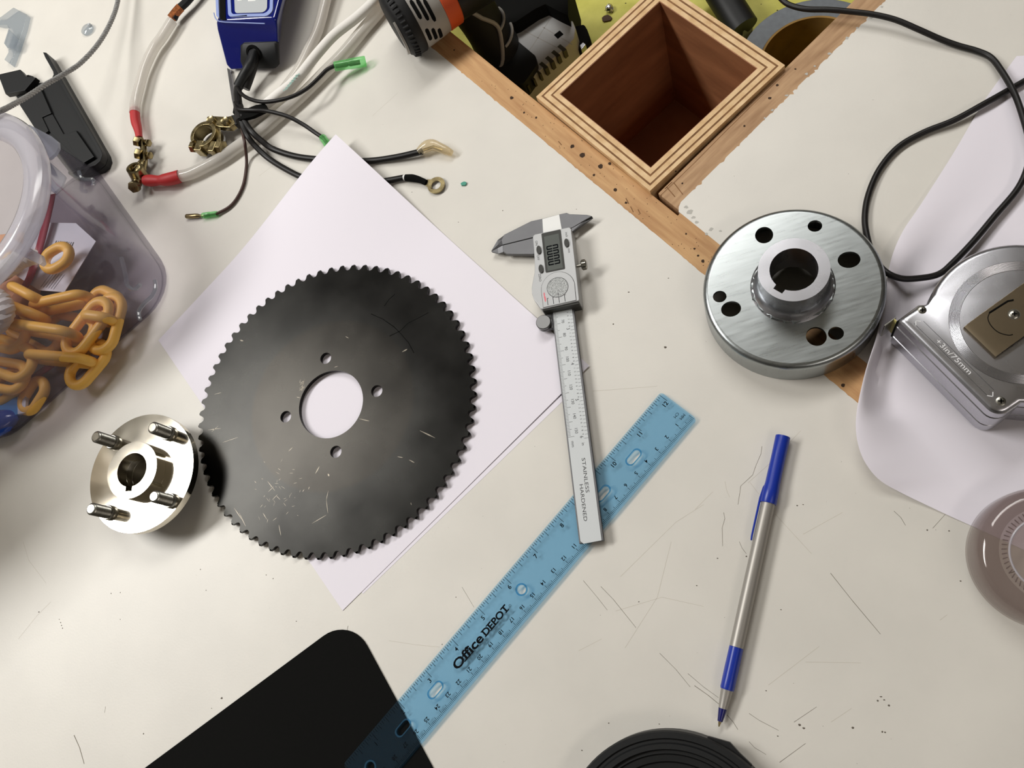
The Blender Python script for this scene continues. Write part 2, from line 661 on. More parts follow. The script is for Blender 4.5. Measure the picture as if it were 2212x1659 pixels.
left = [(-950, -900), (1250, -900)] + ragged((1250, -20.9), (-950, -20.9), 2.2, 0.0)
left = [(-950, -900), (1250, -900), (1250, -20.9)]
x = 900.0
while x > -600:
    left.append((x, -20.9 - max(0, rnd.gauss(0, 0.22))))
    x -= rnd.uniform(1.2, 3.2)
left.append((-950, -20.9))
build('bench_panel', MB(BT).plate(left, -19, 0), MT['board'], bench, sharp=30)
CX0, CX1 = 237.3, 255.0
right = [(1250, 0.9), (1250, 1100), (CX1 + 0.4, 1100)]
x = 700.0
while x > 6:
    chip = max(0, rnd.gauss(-0.2, 0.8))
    right.append((CX1 + 0.5 - 0.021 * x + chip, x))
    x -= rnd.uniform(1.0, 3.0)
right += [(CX1 + 2.0, 4.0), (CX1 + 4.5, 1.4)]
build('bench_panel', MB(BT).plate(right, -19, 0), MT['board'], bench, sharp=30)
build('bench_panel', MB(BT).box(-950, CX0 - 6, 372, 1100, -19, 0), MT['board'], bench)
build('bench_panel', MB(BT).box(-950, -470, -0.2, 371.5, -19, 0), MT['board'], bench)
build('edge_strip', MB(BT).plate([(-950, -23), (1250, -23), (1250, 2.6), (CX1 + 6, 2.6), (CX1 + 6, -1.0), (-950, -1.0)], -36, -0.15), MT['strip'], bench, bevel=0.4)
m = MB(BT).plate([(CX0 + 0.8, 2.2), (CX1 + 4.5, 2.2), (CX1 - 9, 700), (CX0 - 13.7, 700)], -36, -0.1)
build('edge_strip', m, MT['strip2'], bench, bevel=1.0)
build('edge_strip', MB(BT).box(-470, CX0 - 8, 355, 371.5, -36, -0.1), MT['strip2'], bench, bevel=0.8)
build('edge_strip', MB(BT).box(-469, -452, 1, 354, -36, -0.1), MT['strip2'], bench, bevel=0.8)
SHZ = -126.0
build('well_floor', MB(BT).box(-470, 350, -62, 371, SHZ - 16, SHZ), MT['shelf'], bench)
build('well_side', MB(BT).box(-470, 350, -62, -46, SHZ, -19), MT['wellwood'], bench)
build('well_side', MB(BT).box(334, 350, -46, 371, SHZ, -19), MT['wellwood'], bench)
build('well_side', MB(BT).box(-470, 334, 372, 388, SHZ - 16, -19), MT['wellwood'], bench)
build('well_side', MB(BT).box(-470, -455, -2, 355, SHZ, -36), MT['wellwood'], bench)
for d in (-900, 1170):
    for n in (-860, 1020):
        build('leg', MB(BT).box(d, d + 70, n, n + 70, FLZ, -19), MT['strip2'], bench)

# screw holes and dents in the strips
holes = [(1105, 211, 1.6), (1132, 243, 1.0), (1158, 254, 1.0), (1236, 316, 1.8), (1258, 335, 2.2), (1297, 359, 2.0), (1317, 353, 1.4), (1329, 410, 1.6),
         (1283, 378, 1.0), (1518, 564, 1.3), (1500, 537, 0.8), (1821, 832, 1.3), (1352, 438, 1.0), (1482, 505, 0.8), (1508, 552, 0.9),
         (1679, 184, 1.1), (1663, 212, 1.3), (1608, 272, 0.9), (1718, 149, 0.8), (981, 108, 0.7), (1474, 396, 0.7), (1460, 370, 0.6)]
m = MB()
for x, y, r in holes:
    c = P(x, y, 0)
    n = 9
    pts = [(c.x + r * rnd.uniform(.7, 1.1) * cos(2 * pi * i / n), c.y + r * rnd.uniform(.7, 1.1) * sin(2 * pi * i / n)) for i in range(n)]
    m.flat(pts, 0.0)
for i in range(70):
    d, n = rnd.uniform(60, 330), rnd.uniform(-19, -2)
    c = bn(d, n)
    m.flat([(c.x + .28 * cos(a), c.y + .28 * sin(a)) for a in (0, 1.26, 2.5, 3.8, 5)], 0.0)
build('nail_hole', m, mat('hole_dark', (60, 42, 28), .9), bench, props={'kind': 'stuff'})
m = MB()
for (x0, y0, x1, y1) in ((1206, 305, 1213, 313), (1352, 428, 1358, 440), (1362, 446, 1368, 458), (1378, 452, 1383, 462), (1452, 393, 1436, 408), (1440, 404, 1458, 425), (1455, 394, 1475, 420)):
    a, b = P(x0, y0), P(x1, y1)
    q = (b - a).normalized().cross(Vector((0, 0, 1))) * 0.3
    m.add([a - q, b - q, b + q, a + q], [(0, 1, 2, 3)])
build('gouge', m, MT['plydark'], bench, props={'kind': 'stuff'})

m = MB()
for (x0, y0, x1, y1) in ((1425, 424, 1500, 352), (1500, 352, 1560, 291), (1560, 291, 1630, 222), (1630, 222, 1695, 160)):
    p, q0 = P(x0, y0, -.05), P(x1, y1, -.05)
    q = (q0 - p).normalized().cross(Vector((0, 0, 1))) * 0.22
    m.add([p - q, q0 - q, q0 + q, p + q], [(0, 1, 2, 3)])
build('crack', m, MT['plydark'], bench, props={'kind': 'stuff'})
m = MB()
for x, y, r in ((1490, 458, 2.6), (1482, 447, 1.8), (1498, 470, 1.6), (1505, 480, 1.4), (1536, 495, 1.8), (1556, 499, 1.2), (1526, 505, 1.2), (1652, 255, 1.0), (1668, 238, 1.2), (1700, 206, 1.3), (1742, 160, 1.2), (1760, 143, 1.0), (1792, 116, 1.5), (1830, 82, 1.4), (1852, 60, 1.1), (1882, 38, 1.4), (1905, 15, 1.2)):
    c = P(x, y)
    n = 10
    m.flat([(c.x + r * rnd.uniform(.5, 1.2) * cos(2 * pi * i / n), c.y + r * rnd.uniform(.4, 1.0) * sin(2 * pi * i / n)) for i in range(n)], .04)
build('paint_chip', m, mat('chipped_paint', (186, 183, 176), .7), bench, props={'kind': 'stuff'})

# scratches, pen lines and pits of the white top
def strokes(m, lines, z=0.03):
    for w, pts in lines:
        ps = [P(x, y) for x, y in pts]
        for a, b in zip(ps, ps[1:]):
            q = (b - a).normalized().cross(Vector((0, 0, 1))) * (w / 2)
            m.add([tuple(p + Vector((0, 0, z))) for p in (a - q, b - q * .8, b + q * .8, a + q)], [(0, 1, 2, 3)])


dark = [(0.45, [(1794, 1238), (1840, 1296), (1902, 1370)]), (0.4, [(1298, 1267), (1325, 1295), (1374, 1356)]), (0.35, [(1260, 1254), (1290, 1290), (1312, 1318)]),
        (0.35, [(1425, 1411), (1460, 1446), (1491, 1484)]), (0.5, [(1500, 1481), (1530, 1502), (1553, 1521)]), (0.45, [(1570, 1544), (1584, 1560), (1594, 1576)]),
        (0.35, [(1486, 1455), (1520, 1484), (1552, 1507)]), (0.35, [(1618, 1541), (1640, 1556), (1682, 1578)]), (0.4, [(1684, 1647), (1740, 1606)]),
        (0.35, [(1715, 1560), (1764, 1527)]), (0.35, [(1618, 1602), (1630, 1615), (1655, 1630)]), (0.3, [(998, 1268), (1024, 1312)]), (0.35, [(2015, 1141), (2042, 1111)]),
        (0.4, [(1931, 1104), (1946, 1118), (1956, 1135)]), (0.35, [(1597, 1170), (1603, 1184), (1612, 1196)]), (0.4, [(1563, 1107), (1566, 1120), (1560, 1140), (1561, 1180)]),
        (0.4, [(1646, 964), (1644, 980), (1632, 1008), (1626, 1026), (1600, 1050), (1598, 1066), (1594, 1090)]), (0.8, [(2180, 1238), (2195, 1234)]), (0.9, [(160, 1588), (172, 1615), (182, 1650)]),
        (0.4, [(228, 1526), (226, 1540)]), (0.35, [(2133, 312), (2160, 321)]), (0.35, [(2140, 344), (2152, 352)]), (0.5, [(752, 1352), (750, 1362)])]
faint = [(0.3, [(1616, 1043), (1664, 1000), (1730, 930)]), (0.3, [(1674, 1110), (1718, 1158), (1753, 1196)]), (0.3, [(1502, 1100), (1540, 1062)]), (0.3, [(1340, 1246), (1460, 1128), (1520, 1090)]),
         (0.3, [(1330, 1320), (1430, 1290), (1520, 1310)]), (0.3, [(1350, 1400), (1420, 1290), (1450, 1170)]), (0.3, [(1735, 1154), (1800, 1118), (1820, 1107)]), (0.3, [(1620, 1042), (1640, 1068)]),
         (0.3, [(1660, 1480), (1770, 1396)]), (0.3, [(1740, 1430), (1860, 1432)]), (0.3, [(1795, 1560), (1840, 1530)]), (0.3, [(1280, 845), (1400, 836), (1420, 834)]), (0.3, [(1250, 1406), (1300, 1380)]),
         (0.3, [(840, 1384), (900, 1393), (950, 1398)]), (0.3, [(50, 1170), (62, 1210), (100, 1260)]), (0.3, [(40, 1380), (80, 1330), (110, 1300)]), (0.3, [(330, 980), (340, 1000)]), (0.3, [(2030, 1340), (2046, 1328)]),
         (0.3, [(1566, 1040), (1570, 1060), (1576, 1074)]), (0.3, [(805, 250), (860, 200)]), (0.3, [(560, 380), (600, 350)])]
m = MB()
strokes(m, [(w * .62, p) for w, p in dark])
build('scratch', m, MT['scratch'], bench, props={'kind': 'stuff'}, smooth=False)
m = MB()
strokes(m, [(w * .6, p) for w, p in faint])
build('scratch', m, MT['scratch2'], bench, props={'kind': 'stuff'}, smooth=False)

# loose grit: a countless scatter, and pits
m = MB()
spots = [(128, 1338, .9), (131, 1345, .9), (133, 1351, .8), (135, 1357, .9), (84, 1322, 1.2), (479, 1508, 1.5), (457, 1530, .7), (2075, 1255, .8), (1444, 601, 1.0), (1358, 631, 1.2), (1325, 700, 1.0), (1437, 750, 1.6),
         (1903, 1505, 1.1), (1896, 1514, 1.0), (1910, 1512, 1.0), (1920, 1524, 1.1), (1727, 1566, 1.5), (1736, 1573, 1.3), (1842, 1572, 1.2), (1906, 1581, .9), (1912, 1582, .9), (1680, 1590, .9), (1655, 1492, .9), (1687, 1317, .9),
         (1086, 455, .8), (1245, 452, .7), (1505, 1265, .8), (1380, 1300, .8), (985, 1290, .7), (955, 1392, .7), (260, 1280, .7), (240, 1282, .8), (433, 1230, .7), (575, 1242, .7), (590, 1250, .8), (310, 1585, .9), (2003, 1145, .9),
         (2050, 1147, .8), (1735, 1090, .8), (1722, 1092, .9), (1612, 1202, 1.0), (1550, 1206, .9), (1257, 1621, .8), (1315, 1562, .7), (1424, 1564, .8), (445, 1275, .7), (260, 1338, .6), (640, 1342, .8), (990, 480, .7), (890, 415, .6)]
for i in range(150):
    x, y = rnd.uniform(0, 2212), rnd.uniform(0, 1659)
    q = dn(P(x, y))
    if q.y > -22 and q.x < 262:
        continue
    spots.append((x, y, rnd.uniform(.15, .36)))
for x, y, r in spots:
    r *= .72
    c = P(x, y)
    n = 6
    a0 = rnd.uniform(0, 6)
    e = rnd.uniform(.5, 1)
    ring = [(c.x + r * rnd.uniform(.6, 1) * cos(a0 + 2 * pi * i / n), c.y + e * r * rnd.uniform(.6, 1) * sin(a0 + 2 * pi * i / n), 0.02) for i in range(n)]
    m.add(ring + [(c.x, c.y, .02 + .25 * r)], [(i, (i + 1) % n, n) for i in range(n)] + [tuple(range(n - 1, -1, -1))])
tag(build('grit', m, MT['grit'], smooth=False), 'dark specks of grit scattered over the white bench top', 'grit', kind='stuff')

# ------------------------------------------------------------------ plywood box in the well
BX = [P(1158, 209, 4), P(1404, 412.5, 4), P(1690, 137, 4)]
bx_u = (BX[1] - BX[0])
bx_a = atan2(bx_u.y, bx_u.x)
BL, BW = bx_u.length, (BX[2] - BX[1]).length
pbox = thing('plywood_box', 'open square plywood box with mitred rim and dark brown inside', 'box', (BX[0].x, BX[0].y, SHZ))
PT = frame((BX[0].x, BX[0].y, 0), bx_a)
ZT, ZB = 4.0, SHZ
TH = 13.2
layers = [(0, 2.9, 'ply', 0), (2.9, 4.3, 'plydark', -.25), (4.3, 8.0, 'ply', -.05), (8.0, 9.4, 'plydark', -.25), (9.4, 12.9, 'ply', 0), (12.9, 13.4, 'veneer', -.3)]
cor = [(0, 0), (BL, 0), (BL, BW), (0, BW)]
cen = (BL / 2, BW / 2)


def inset(k, t):
    x, y = cor[k]
    return (x + (t if x < cen[0] else -t), y + (t if y < cen[1] else -t))


for k in range(4):
    a, b = k, (k + 1) % 4
    side = None
    for t0, t1, mn, dz in [layers[2]] + layers[:2] + layers[3:]:
        q = [inset(a, t0), inset(b, t0), inset(b, t1), inset(a, t1)]
        m = MB(PT).plate(q, ZB, ZT + dz)
        if side is None:
            side = build('side_panel', m, MT[mn], pbox, smooth=False)
        else:
            build('lining' if mn == 'veneer' else 'ply', m, MT[mn], side, smooth=False)
q = [inset(k, 13.4) for k in range(4)]
build('bottom_panel', MB(PT).plate(q, ZB, ZB + 10), MT['veneer'], pbox, smooth=False)

# ------------------------------------------------------------------ two sheets of paper under the sprocket
def two_sided(rows, th):
    """upper and lower face of a sheet th thick"""
    return MB().grid(rows).grid([[(p[0], p[1], p[2] - th) for p in r] for r in rows])


def sheet(px, zs, name, label, th=0.12, n=36):
    """paper sheet through four corner pixels (a, b, c, d) with corner heights; falls to rest away from the lifted corner"""
    a, b, c, d = [P(x, y, z) for (x, y), z in zip(px, zs)]
    rows = []
    for i in range(n + 1):
        s = i / n
        row = []
        for j in range(n + 1):
            t = j / n
            p = a.lerp(b, t).lerp(d.lerp(c, t), s)
            dist = sqrt((s * (d - a).length) ** 2 + (t * (b - a).length) ** 2)
            f = max(0, 1 - dist / 140.0)
            f = f * f * (3 - 2 * f)
            flat = zs[1] + (zs[3] - zs[1]) * (s * (1 - t)) ** 2 + (zs[2] - zs[1]) * (s * t) ** 3
            row.append((p.x, p.y, flat + (zs[0] - flat) * f))
        rows.append(row)
    return build(name, two_sided(rows, th), MT['paper'], loc=(a.x, a.y, 0))


A0 = (725, 290)
s1 = sheet([A0, (342, 735), (740, 1319), (1273, 790)], [12, .35, .5, 1.3], 'paper_sheet', '')
tag(s1, 'white paper sheet lying under the black sprocket, one corner raised on wires', 'paper', 'paper sheets under the sprocket')
s2 = sheet([(690, 374), (402, 742), (784, 1283), (1243, 840)], [.12, .12, .12, .12], 'paper_sheet', '')
tag(s2, 'second white paper sheet, mostly hidden, showing as a sliver between top sheet and caliper beam', 'paper', 'paper sheets under the sprocket')

# ------------------------------------------------------------------ sprocket
SPC = Vector((-296.6, 146.2, 0))
prof = [(0.0, 4.9), (0.7, 4.75), (1.4, 3.9), (2.05, 2.6), (2.55, 1.5), (3.25, 0.55), (4.0, 0.1), (4.75, 0.0)]
half = [(-t, h) for t, h in reversed(prof[1:])] + prof[:-1]


def teeth(scale=1.0, cut=9):
    out = []
    for k in range(72):
        a = radians(89.39 - 5.0 * k)
        for t, h in half:
            r = 105.35 + min(h, cut)
            th = a - t / 110.0 * (1 if h > 0 else 1)
            out.append((r * cos(th), r * sin(th)))
    return list(reversed(out))


hole = [circ(0.0, 0.0, 25.4, 64)] + [circ(36.3 * cos(radians(a)), 36.3 * sin(radians(a)), 4.4, 24) for a in (15.8, 105.8, 195.8, 285.8)]
T = frame((SPC.x, SPC.y, 1.2))
m = MB(T)
full, low = teeth(), teeth(cut=3.7)
# three steps: chamfered tooth tips below and above a full middle
m.plate(full, 0.0, 0.9, hole)
m = MB(T)
k = len(full)
loops = [[(x, y, 0.0) for x, y in low], [(x, y, 0.8) for x, y in full], [(x, y, 2.7) for x, y in full], [(x, y, 3.6) for x, y in low]]
vs = [p for l in loops for p in l]
fs = [(i * k + j, i * k + (j + 1) % k, (i + 1) * k + (j + 1) % k, (i + 1) * k + j) for i in range(3) for j in range(k)]
hk = len(vs)
for l in hole:
    vs += [(x, y, 0.0) for x, y in l]
for l in hole:
    vs += [(x, y, 3.6) for x, y in l]
nh = sum(len(l) for l in hole)
tri = tessellate_polygon([[Vector((x, y, 0)) for x, y in low]] + [[Vector((x, y, 0)) for x, y in l] for l in hole])
fs += [tuple(i if i < k else hk + i - k for i in reversed(t)) for t in tri]
fs += [tuple(3 * k + i if i < k else hk + nh + i - k for i in t) for t in tri]
o0 = 0
for l in hole:
    for i in range(len(l)):
        j = (i + 1) % len(l)
        fs.append((hk + o0 + i, hk + o0 + j, hk + nh + o0 + j, hk + nh + o0 + i))
    o0 += len(l)
m.add(vs, fs)
spr = build('sprocket', m, MT['sprocket'], loc=(SPC.x, SPC.y, 0.4), smooth=False)
tag(spr, 'large black steel sprocket plate with small teeth and a round centre hole', 'sprocket')
# bright scuffs in the black finish
m = MB()
SZ = 4.83


def scuff(m, x0, y0, x1, y1, w):
    a, b = P(x0, y0, SZ), P(x1, y1, SZ)
    q = (b - a).normalized().cross(Vector((0, 0, 1))) * (w / 2)
    n = 5
    top, bot = [], []
    for i in range(n + 1):
        p = a.lerp(b, i / n)
        e = (0.25 + 0.75 * sin(pi * i / n)) * rnd.uniform(.6, 1.1)
        top.append(p + q * e)
        bot.append(p - q * e)
    m.add(top + bot, [(i, i + 1, n + 2 + i, n + 1 + i) for i in range(n)])


def sq(*a):
    return [(420 + x / 3.511, 550 + y / 3.511) for x, y in a]


for a, b, w in (((1575, 738), (1614, 717), 1.0), ((345, 648), (370, 655), 1.2), ((1710, 1335), (1825, 1390), .8), ((1250, 1245), (1325, 1262), .7), ((1540, 1532), (1580, 1540), .8), ((1628, 1556), (1668, 1578), .8),
                ((715, 1490), (745, 1462), .5), ((918, 1660), (948, 1606), .8), ((1012, 1662), (1022, 1680), 1.2), ((1060, 855), (1088, 846), .5), ((775, 1080), (800, 1086), .5), ((100, 1330), (200, 1318), .5), ((130, 1345), (180, 1300), .4),
                ((150, 1060), (205, 1046), .4), ((1145, 620), (1170, 634), .5), ((215, 1425), (330, 1385), .4)):
    (x0, y0), (x1, y1) = sq(a, b)
    scuff(m, x0, y0, x1, y1, w)
for pts in ([(1015, 1790), (1000, 1860), (1012, 1960)], [(1000, 1975), (890, 2040)], [(555, 1720), (610, 1790)], [(600, 1760), (560, 1800)], [(630, 1820), (590, 1860)], [(520, 1960), (550, 2010)], [(640, 2050), (655, 2130)], [(820, 1800), (832, 1780)],
            [(865, 1780), (872, 1760)], [(1640, 1880), (1646, 1900)], [(300, 1920), (360, 2010)], [(340, 1960), (388, 2060)]):
    for a, b in zip(pts, pts[1:]):
        (x0, y0), (x1, y1) = sq(a, b)
        scuff(m, x0, y0, x1, y1, .45)
for i in range(40):
    x, y = rnd.gauss(600, 26), rnd.gauss(1075, 34)
    scuff(m, x, y, x + rnd.uniform(-9, 9), y + rnd.uniform(-9, 9), rnd.uniform(.15, .35))
for i in range(30):
    x, y = 650 + rnd.uniform(-4, 6), 835 + rnd.uniform(-10, 12)
    scuff(m, x, y, x + 3, y - rnd.uniform(2, 8), .3)
build('scuff_marks', m, MT['scuff'], spr, props={'kind': 'stuff'}, smooth=False)
# dark marker line: an arc with ticks
m = MB()
ac = P(716, 874, SZ)
pts = [P(*sq(p)[0], SZ) for p in ((1340, 450), (1430, 490), (1510, 545), (1570, 605), (1625, 670), (1665, 745))]
for l in (pts, [P(*sq(p)[0], SZ) for p in ((1480, 618), (1560, 580), (1620, 520), (1700, 480), (1775, 440))], [P(*sq(p)[0], SZ) for p in ((1440, 390), (1475, 340), (1520, 300))]):
    for a, b in zip(l, l[1:]):
        q = (b - a).normalized().cross(Vector((0, 0, 1))) * .3
        m.add([a - q, b - q, b + q, a + q], [(0, 1, 2, 3)])
build('marker_line', m, MT['matblack'], spr, props={'kind': 'stuff'}, smooth=False)

# ------------------------------------------------------------------ hub flange with four studs
FZ = 26.0
fc = Vector((-451.3 * (1 - FZ / CAMZ), 92.24 * (1 - FZ / CAMZ), 0))
T = frame(fc)
fl = thing('hub_flange', 'bright machined steel flange with raised keyed hub and four upright studs', 'flange', fc)
FR = 43.6


def bore_poly(r, key_a, kw, kd, n=40):
    """round bore with a keyway notch pointing to key_a"""
    out = []
    da = math.asin(kw / 2 / r)
    for i in range(n + 1):
        a = key_a + da + (2 * pi - 2 * da) * i / n
        out.append((r * cos(a), r * sin(a)))
    c, s = cos(key_a), sin(key_a)
    for u, v in ((r + kd, -kw / 2), (r + kd, kw / 2)):
        out.append((u * c - v * s, u * s + v * c))
    return out


key = radians(-86)
bore = bore_poly(12.3, key, 5.4, 3.0)
build('disc', MB(T).plate(circ(0, 0, FR, 96), FZ - 6, FZ, [bore]), MT['bright'], fl, bevel=0.5)
build('hub', MB(T).plate(circ(0, 0, 20.7, 72), FZ + .0, FZ + 9.5, [bore]), MT['bright'], fl, bevel=0.7)
build('lower_hub', MB(T).plate(circ(0, 0, 17, 64), 0.2, FZ - 6, [bore_poly(12.3, key, 5.4, 3.0)]), MT['bright'], fl, bevel=0.5)
for (x, y) in ((366, 937), (246, 956), (237, 1108), (370, 1082)):
    c = P(x, y, FZ)
    c = Vector((c.x, c.y, 0))
    ST = frame(c)
    pr = [(0, FZ - .5), (5.4, FZ - .5), (5.4, FZ + 2.4), (4.9, FZ + 3.0)]
    z = FZ + 3.0
    while z < FZ + 17.2:
        pr += [(4.0, z), (4.35, z + .35), (4.0, z + .7)]
        z += 0.7
    pr += [(3.4, z + .5), (0, z + .5)]
    s = build('stud', MB(ST).lathe(pr, 28), MT['stud'], fl, sharp=50)
    build('stud_end', MB(ST).lathe([(0, z + .4), (3.3, z + .4), (2.9, z + .9), (0, z + .9)], 24), MT['bright'], s)

# ------------------------------------------------------------------ zinc drum with hub
DZ = 22.0
dc = Vector((18.55, 219.4, 0))
T = frame(dc)
dr = thing('clutch_drum', 'zinc plated steel drum with welded hub lying across the wood strip', 'drum', dc)
dh = []
for (x, y, w, h, rot) in ((690, 315, 156, 150, 0), (1134, 235, 122, 104, 0), (1432, 530, 184, 142, .1), (302, 852, 118, 102, 0), (401, 960, 172, 134, .2), (1146, 1200, 164, 160, .6), (1318, 1173, 126, 108, 0)):
    c = P(1480 + x / 4.045, 430 + y / 4.045, DZ)
    k = 1 / 4.045 / 3.50
    dh.append(circ(c.x - dc.x, c.y - dc.y, w / 2 * k, 28, h / 2 * k * 1.09, rot))
R = 54.0
m = MB(T)
m.plate(circ(0, 0, 50.4, 96), DZ - 2.2, DZ, [circ(0, 0, 17, 48)] + dh)
build('face_plate', m, MT['steel'], dr, sharp=40)
wall = [(50.4, DZ)] + [(50.4 + 3.6 * sin(a), DZ - 3.6 + 3.6 * cos(a)) for a in [radians(x) for x in (15, 30, 45, 60, 75, 90)]] + [(54.0, 0.3), (51.9, 0.3), (51.9, DZ - 3.6), (50.4, DZ - 2.2)]
build('rim', MB(T).lathe(wall, 96), MT['steel'], dr, sharp=35)
hz = 45.6
hb = bore_poly(13.7, radians(-124), 6.0, 2.6)
m = MB(T)
m.plate(circ(0, 0, 18.8, 72), DZ - 8, hz - 3, [hb])
m2 = MB(T)
m2.plate(circ(0, 0, 20.4, 80), DZ - 2.2, hz, [hb])
build('hub', m2, MT['chrome'], dr, bevel=.7)
bead = []
for i in range(90):
    a = 2 * pi * i / 90
    rr = 22.6 + rnd.uniform(-.5, .5)
    bead.append((rr * cos(a), rr * sin(a), DZ + .6))
build('weld_bead', MB(T).lathe([(20.3, DZ + 6.2), (21.2, DZ + 3.6), (23.2, DZ + 1.4), (25.0, DZ)], 90), MT['chrome'], dr, sharp=60)
build('weld_spatter', MB(T).tube([(23.6 / 22.6 * x * (1 + .02 * rnd.uniform(-1, 1)), 23.6 / 22.6 * y * (1 + .02 * rnd.uniform(-1, 1)), DZ + .3) for x, y, z in bead], [rnd.uniform(.5, 1.3) for _ in bead], 6, closed=True), MT['steel'], dr, props={'kind': 'stuff'})

# ------------------------------------------------------------------ ruler
RA = .913
RO = Vector((-135.165 - 7 * 25.4 * cos(RA), 49.891 - 7 * 25.4 * sin(RA), 0))
T = frame(RO, RA)
rul = thing('plastic_ruler', 'clear blue plastic ruler with inch and centimetre scales', 'ruler', RO)
RZ0, RZ1 = 1.3, 3.4
ro = rounded([(-1.2, -22), (307.4, -22), (307.4, 7.5), (-1.2, 7.5)], 2.6)
rt = rounded([(-.9, -21.3), (307.1, -21.3), (307.1, 6.9), (-.9, 6.9)], 2.3)
sl = [slot(c, -7.1, 10.6, 4.8) for c in (263.2, 233, 72.6, 42.2)] + [circ(154.2, -7.4, 2.9, 24), circ(11.4, -7.2, 2.9, 24)]
build('blade', MB(T).plate(ro, RZ0, RZ1, sl, rt), MT['rulerblue'], rul, smooth=False)
m = MB(T)
for s in sl:                                   # raised collars round the holes
    c = (sum(p[0] for p in s) / len(s), sum(p[1] for p in s) / len(s))
    big = [(p[0] + (p[0] - c[0]) / hypot(p[0] - c[0], p[1] - c[1]) * 1.1, p[1] + (p[1] - c[1]) / hypot(p[0] - c[0], p[1] - c[1]) * 1.1) for p in s]
    m.plate(big, RZ1 + .02, RZ1 + .25, [list(s)])
build('collar', m, MT['ruleredge'], rul, props={'kind': 'stuff'})
m = MB(T)
Z = RZ1 + .05
for i in range(0, 12 * 16 + 1):
    u = i * 25.4 / 16
    L = 6.3 if i % 16 == 0 else 4.4 if i % 8 == 0 else 3.6 if i % 4 == 0 else 2.6 if i % 2 == 0 else 1.7
    m.add([(u - .15, 6.3 - L, Z), (u + .15, 6.3 - L, Z), (u + .15, 6.3, Z), (u - .15, 6.3, Z)], [(0, 1, 2, 3)])
for i in range(0, 301):
    u = 305.9 - i
    L = 4.0 if i % 10 == 0 else 3.0 if i % 5 == 0 else 2.0
    m.add([(u - .13, -20.8, Z), (u + .13, -20.8, Z), (u + .13, -20.8 + L, Z), (u - .13, -20.8 + L, Z)], [(0, 1, 2, 3)])
for i in range(1, 13):
    put(m, str(i), 25.4 * i - 2.3, -.4, Z, 2.9, 0, .01)
for i in range(1, 31):
    put(m, str(i), 305.9 - 10 * i + .4, -15.0, Z, 2.5, pi, 0.01)
put(m, 'CM', 301, -10.6, Z, 2.0, pi)
put(m, 'MM', 302.6, -14.2, Z, 2.0, pi)
build('scale_print', m, MT['ink'], rul, smooth=False, normals=False)
m = MB(T)
put(m, 'Office', 103.4, -7.0, Z, 5.8, 0, .028, 25.6)
for (u0, u1, v) in ((97.6, 100.2, -9.9), (100.9, 103.4, -9.9), (103.9, 106.3, -9.9), (103.9, 105.0, -5.9)):   # slab feet
    m.add([(u0, v, Z + .04), (u1, v, Z + .04), (u1, v + .75, Z + .04), (u0, v + .75, Z + .04)], [(0, 1, 2, 3)])
put(m, 'DEPOT', 129.2, -7.4, Z, 4.6, 0, .03, 22.4)
for (u0, u1, v) in ((117.4, 119.6, -9.7), (117.4, 119.6, -5.75), (122.2, 124.2, -9.7), (122.2, 124.2, -5.75), (126.9, 130.0, -9.7), (126.9, 128.6, -5.75), (136.9, 140.1, -9.7)):
    m.add([(u0, v, Z + .04), (u1, v, Z + .04), (u1, v + .65, Z + .04), (u0, v + .65, Z + .04)], [(0, 1, 2, 3)])
put(m, 'R', 142.0, -8.4, Z, .7)
ring_o, ring_i = circ(142.0, -8.4, .85, 16), circ(142.0, -8.4, .68, 16)
m.add([(x, y, Z) for x, y in ring_o + ring_i], [(i, (i + 1) % 16, 16 + (i + 1) % 16, 16 + i) for i in range(16)])
build('brand_print', m, MT['ink'], rul, smooth=False, normals=False)

# ------------------------------------------------------------------ digital caliper
CA = -1.385
CO = Vector((-143.77, 272.407, 0))
T = frame(CO, CA)
cal = thing('digital_caliper', 'grey digital caliper with display, resting its beam on the ruler', 'caliper', CO)
B0, B1 = 3.9, 7.0
build('beam', MB(T).box(-6, 218.7, -4.8, 10.8, B0, B1), MT['satin'], cal, bevel=.35)
build('scale_sticker', MB(T).plate([(58, -3.8), (217.2, -3.8), (219.0, -2.0), (218.4, 9.4), (58, 9.4)], B1, B1 + .18), MT['sticker'], cal, smooth=False)
m = MB(T)
Z = B1 + .23
for i in range(60, 151):
    L = 4.1 if i % 10 == 0 else 2.9 if i % 5 == 0 else 1.8
    m.add([(i - .1, -3.7, Z), (i + .1, -3.7, Z), (i + .1, -3.7 + L, Z), (i - .1, -3.7 + L, Z)], [(0, 1, 2, 3)])
for i in range(24, 61):
    u = i * 2.54
    L = 2.6 if i % 10 == 0 else 1.9
    m.add([(u - .09, 9.3 - L, Z), (u + .09, 9.3 - L, Z), (u + .09, 9.3, Z), (u - .09, 9.3, Z)], [(0, 1, 2, 3)])
    if i % 10:
        put(m, str(i % 10), u - .4, 6.2, Z, 1.2)
    else:
        put(m, str(i // 10), u - 1.2, 5.2, Z, 2.3)
for i in range(70, 151, 10):
    put(m, str(i), i - (1.2 if i < 100 else 3.4), 2.2, Z, 2.0)
put(m, 'mm', 155, -1.4, Z, 2.0)
put(m, 'in', 156, 5.5, Z, 2.0)
put(m, 'STAINLESS', 176.4, 4.5, Z, 2.4, 0, 0.0, 22.5)
put(m, 'HARDENED', 193.6, 1.0, Z, 2.4, 0, 0.0, 23.4)
build('scale_print', m, MT['greyink'], cal, smooth=False, normals=False)
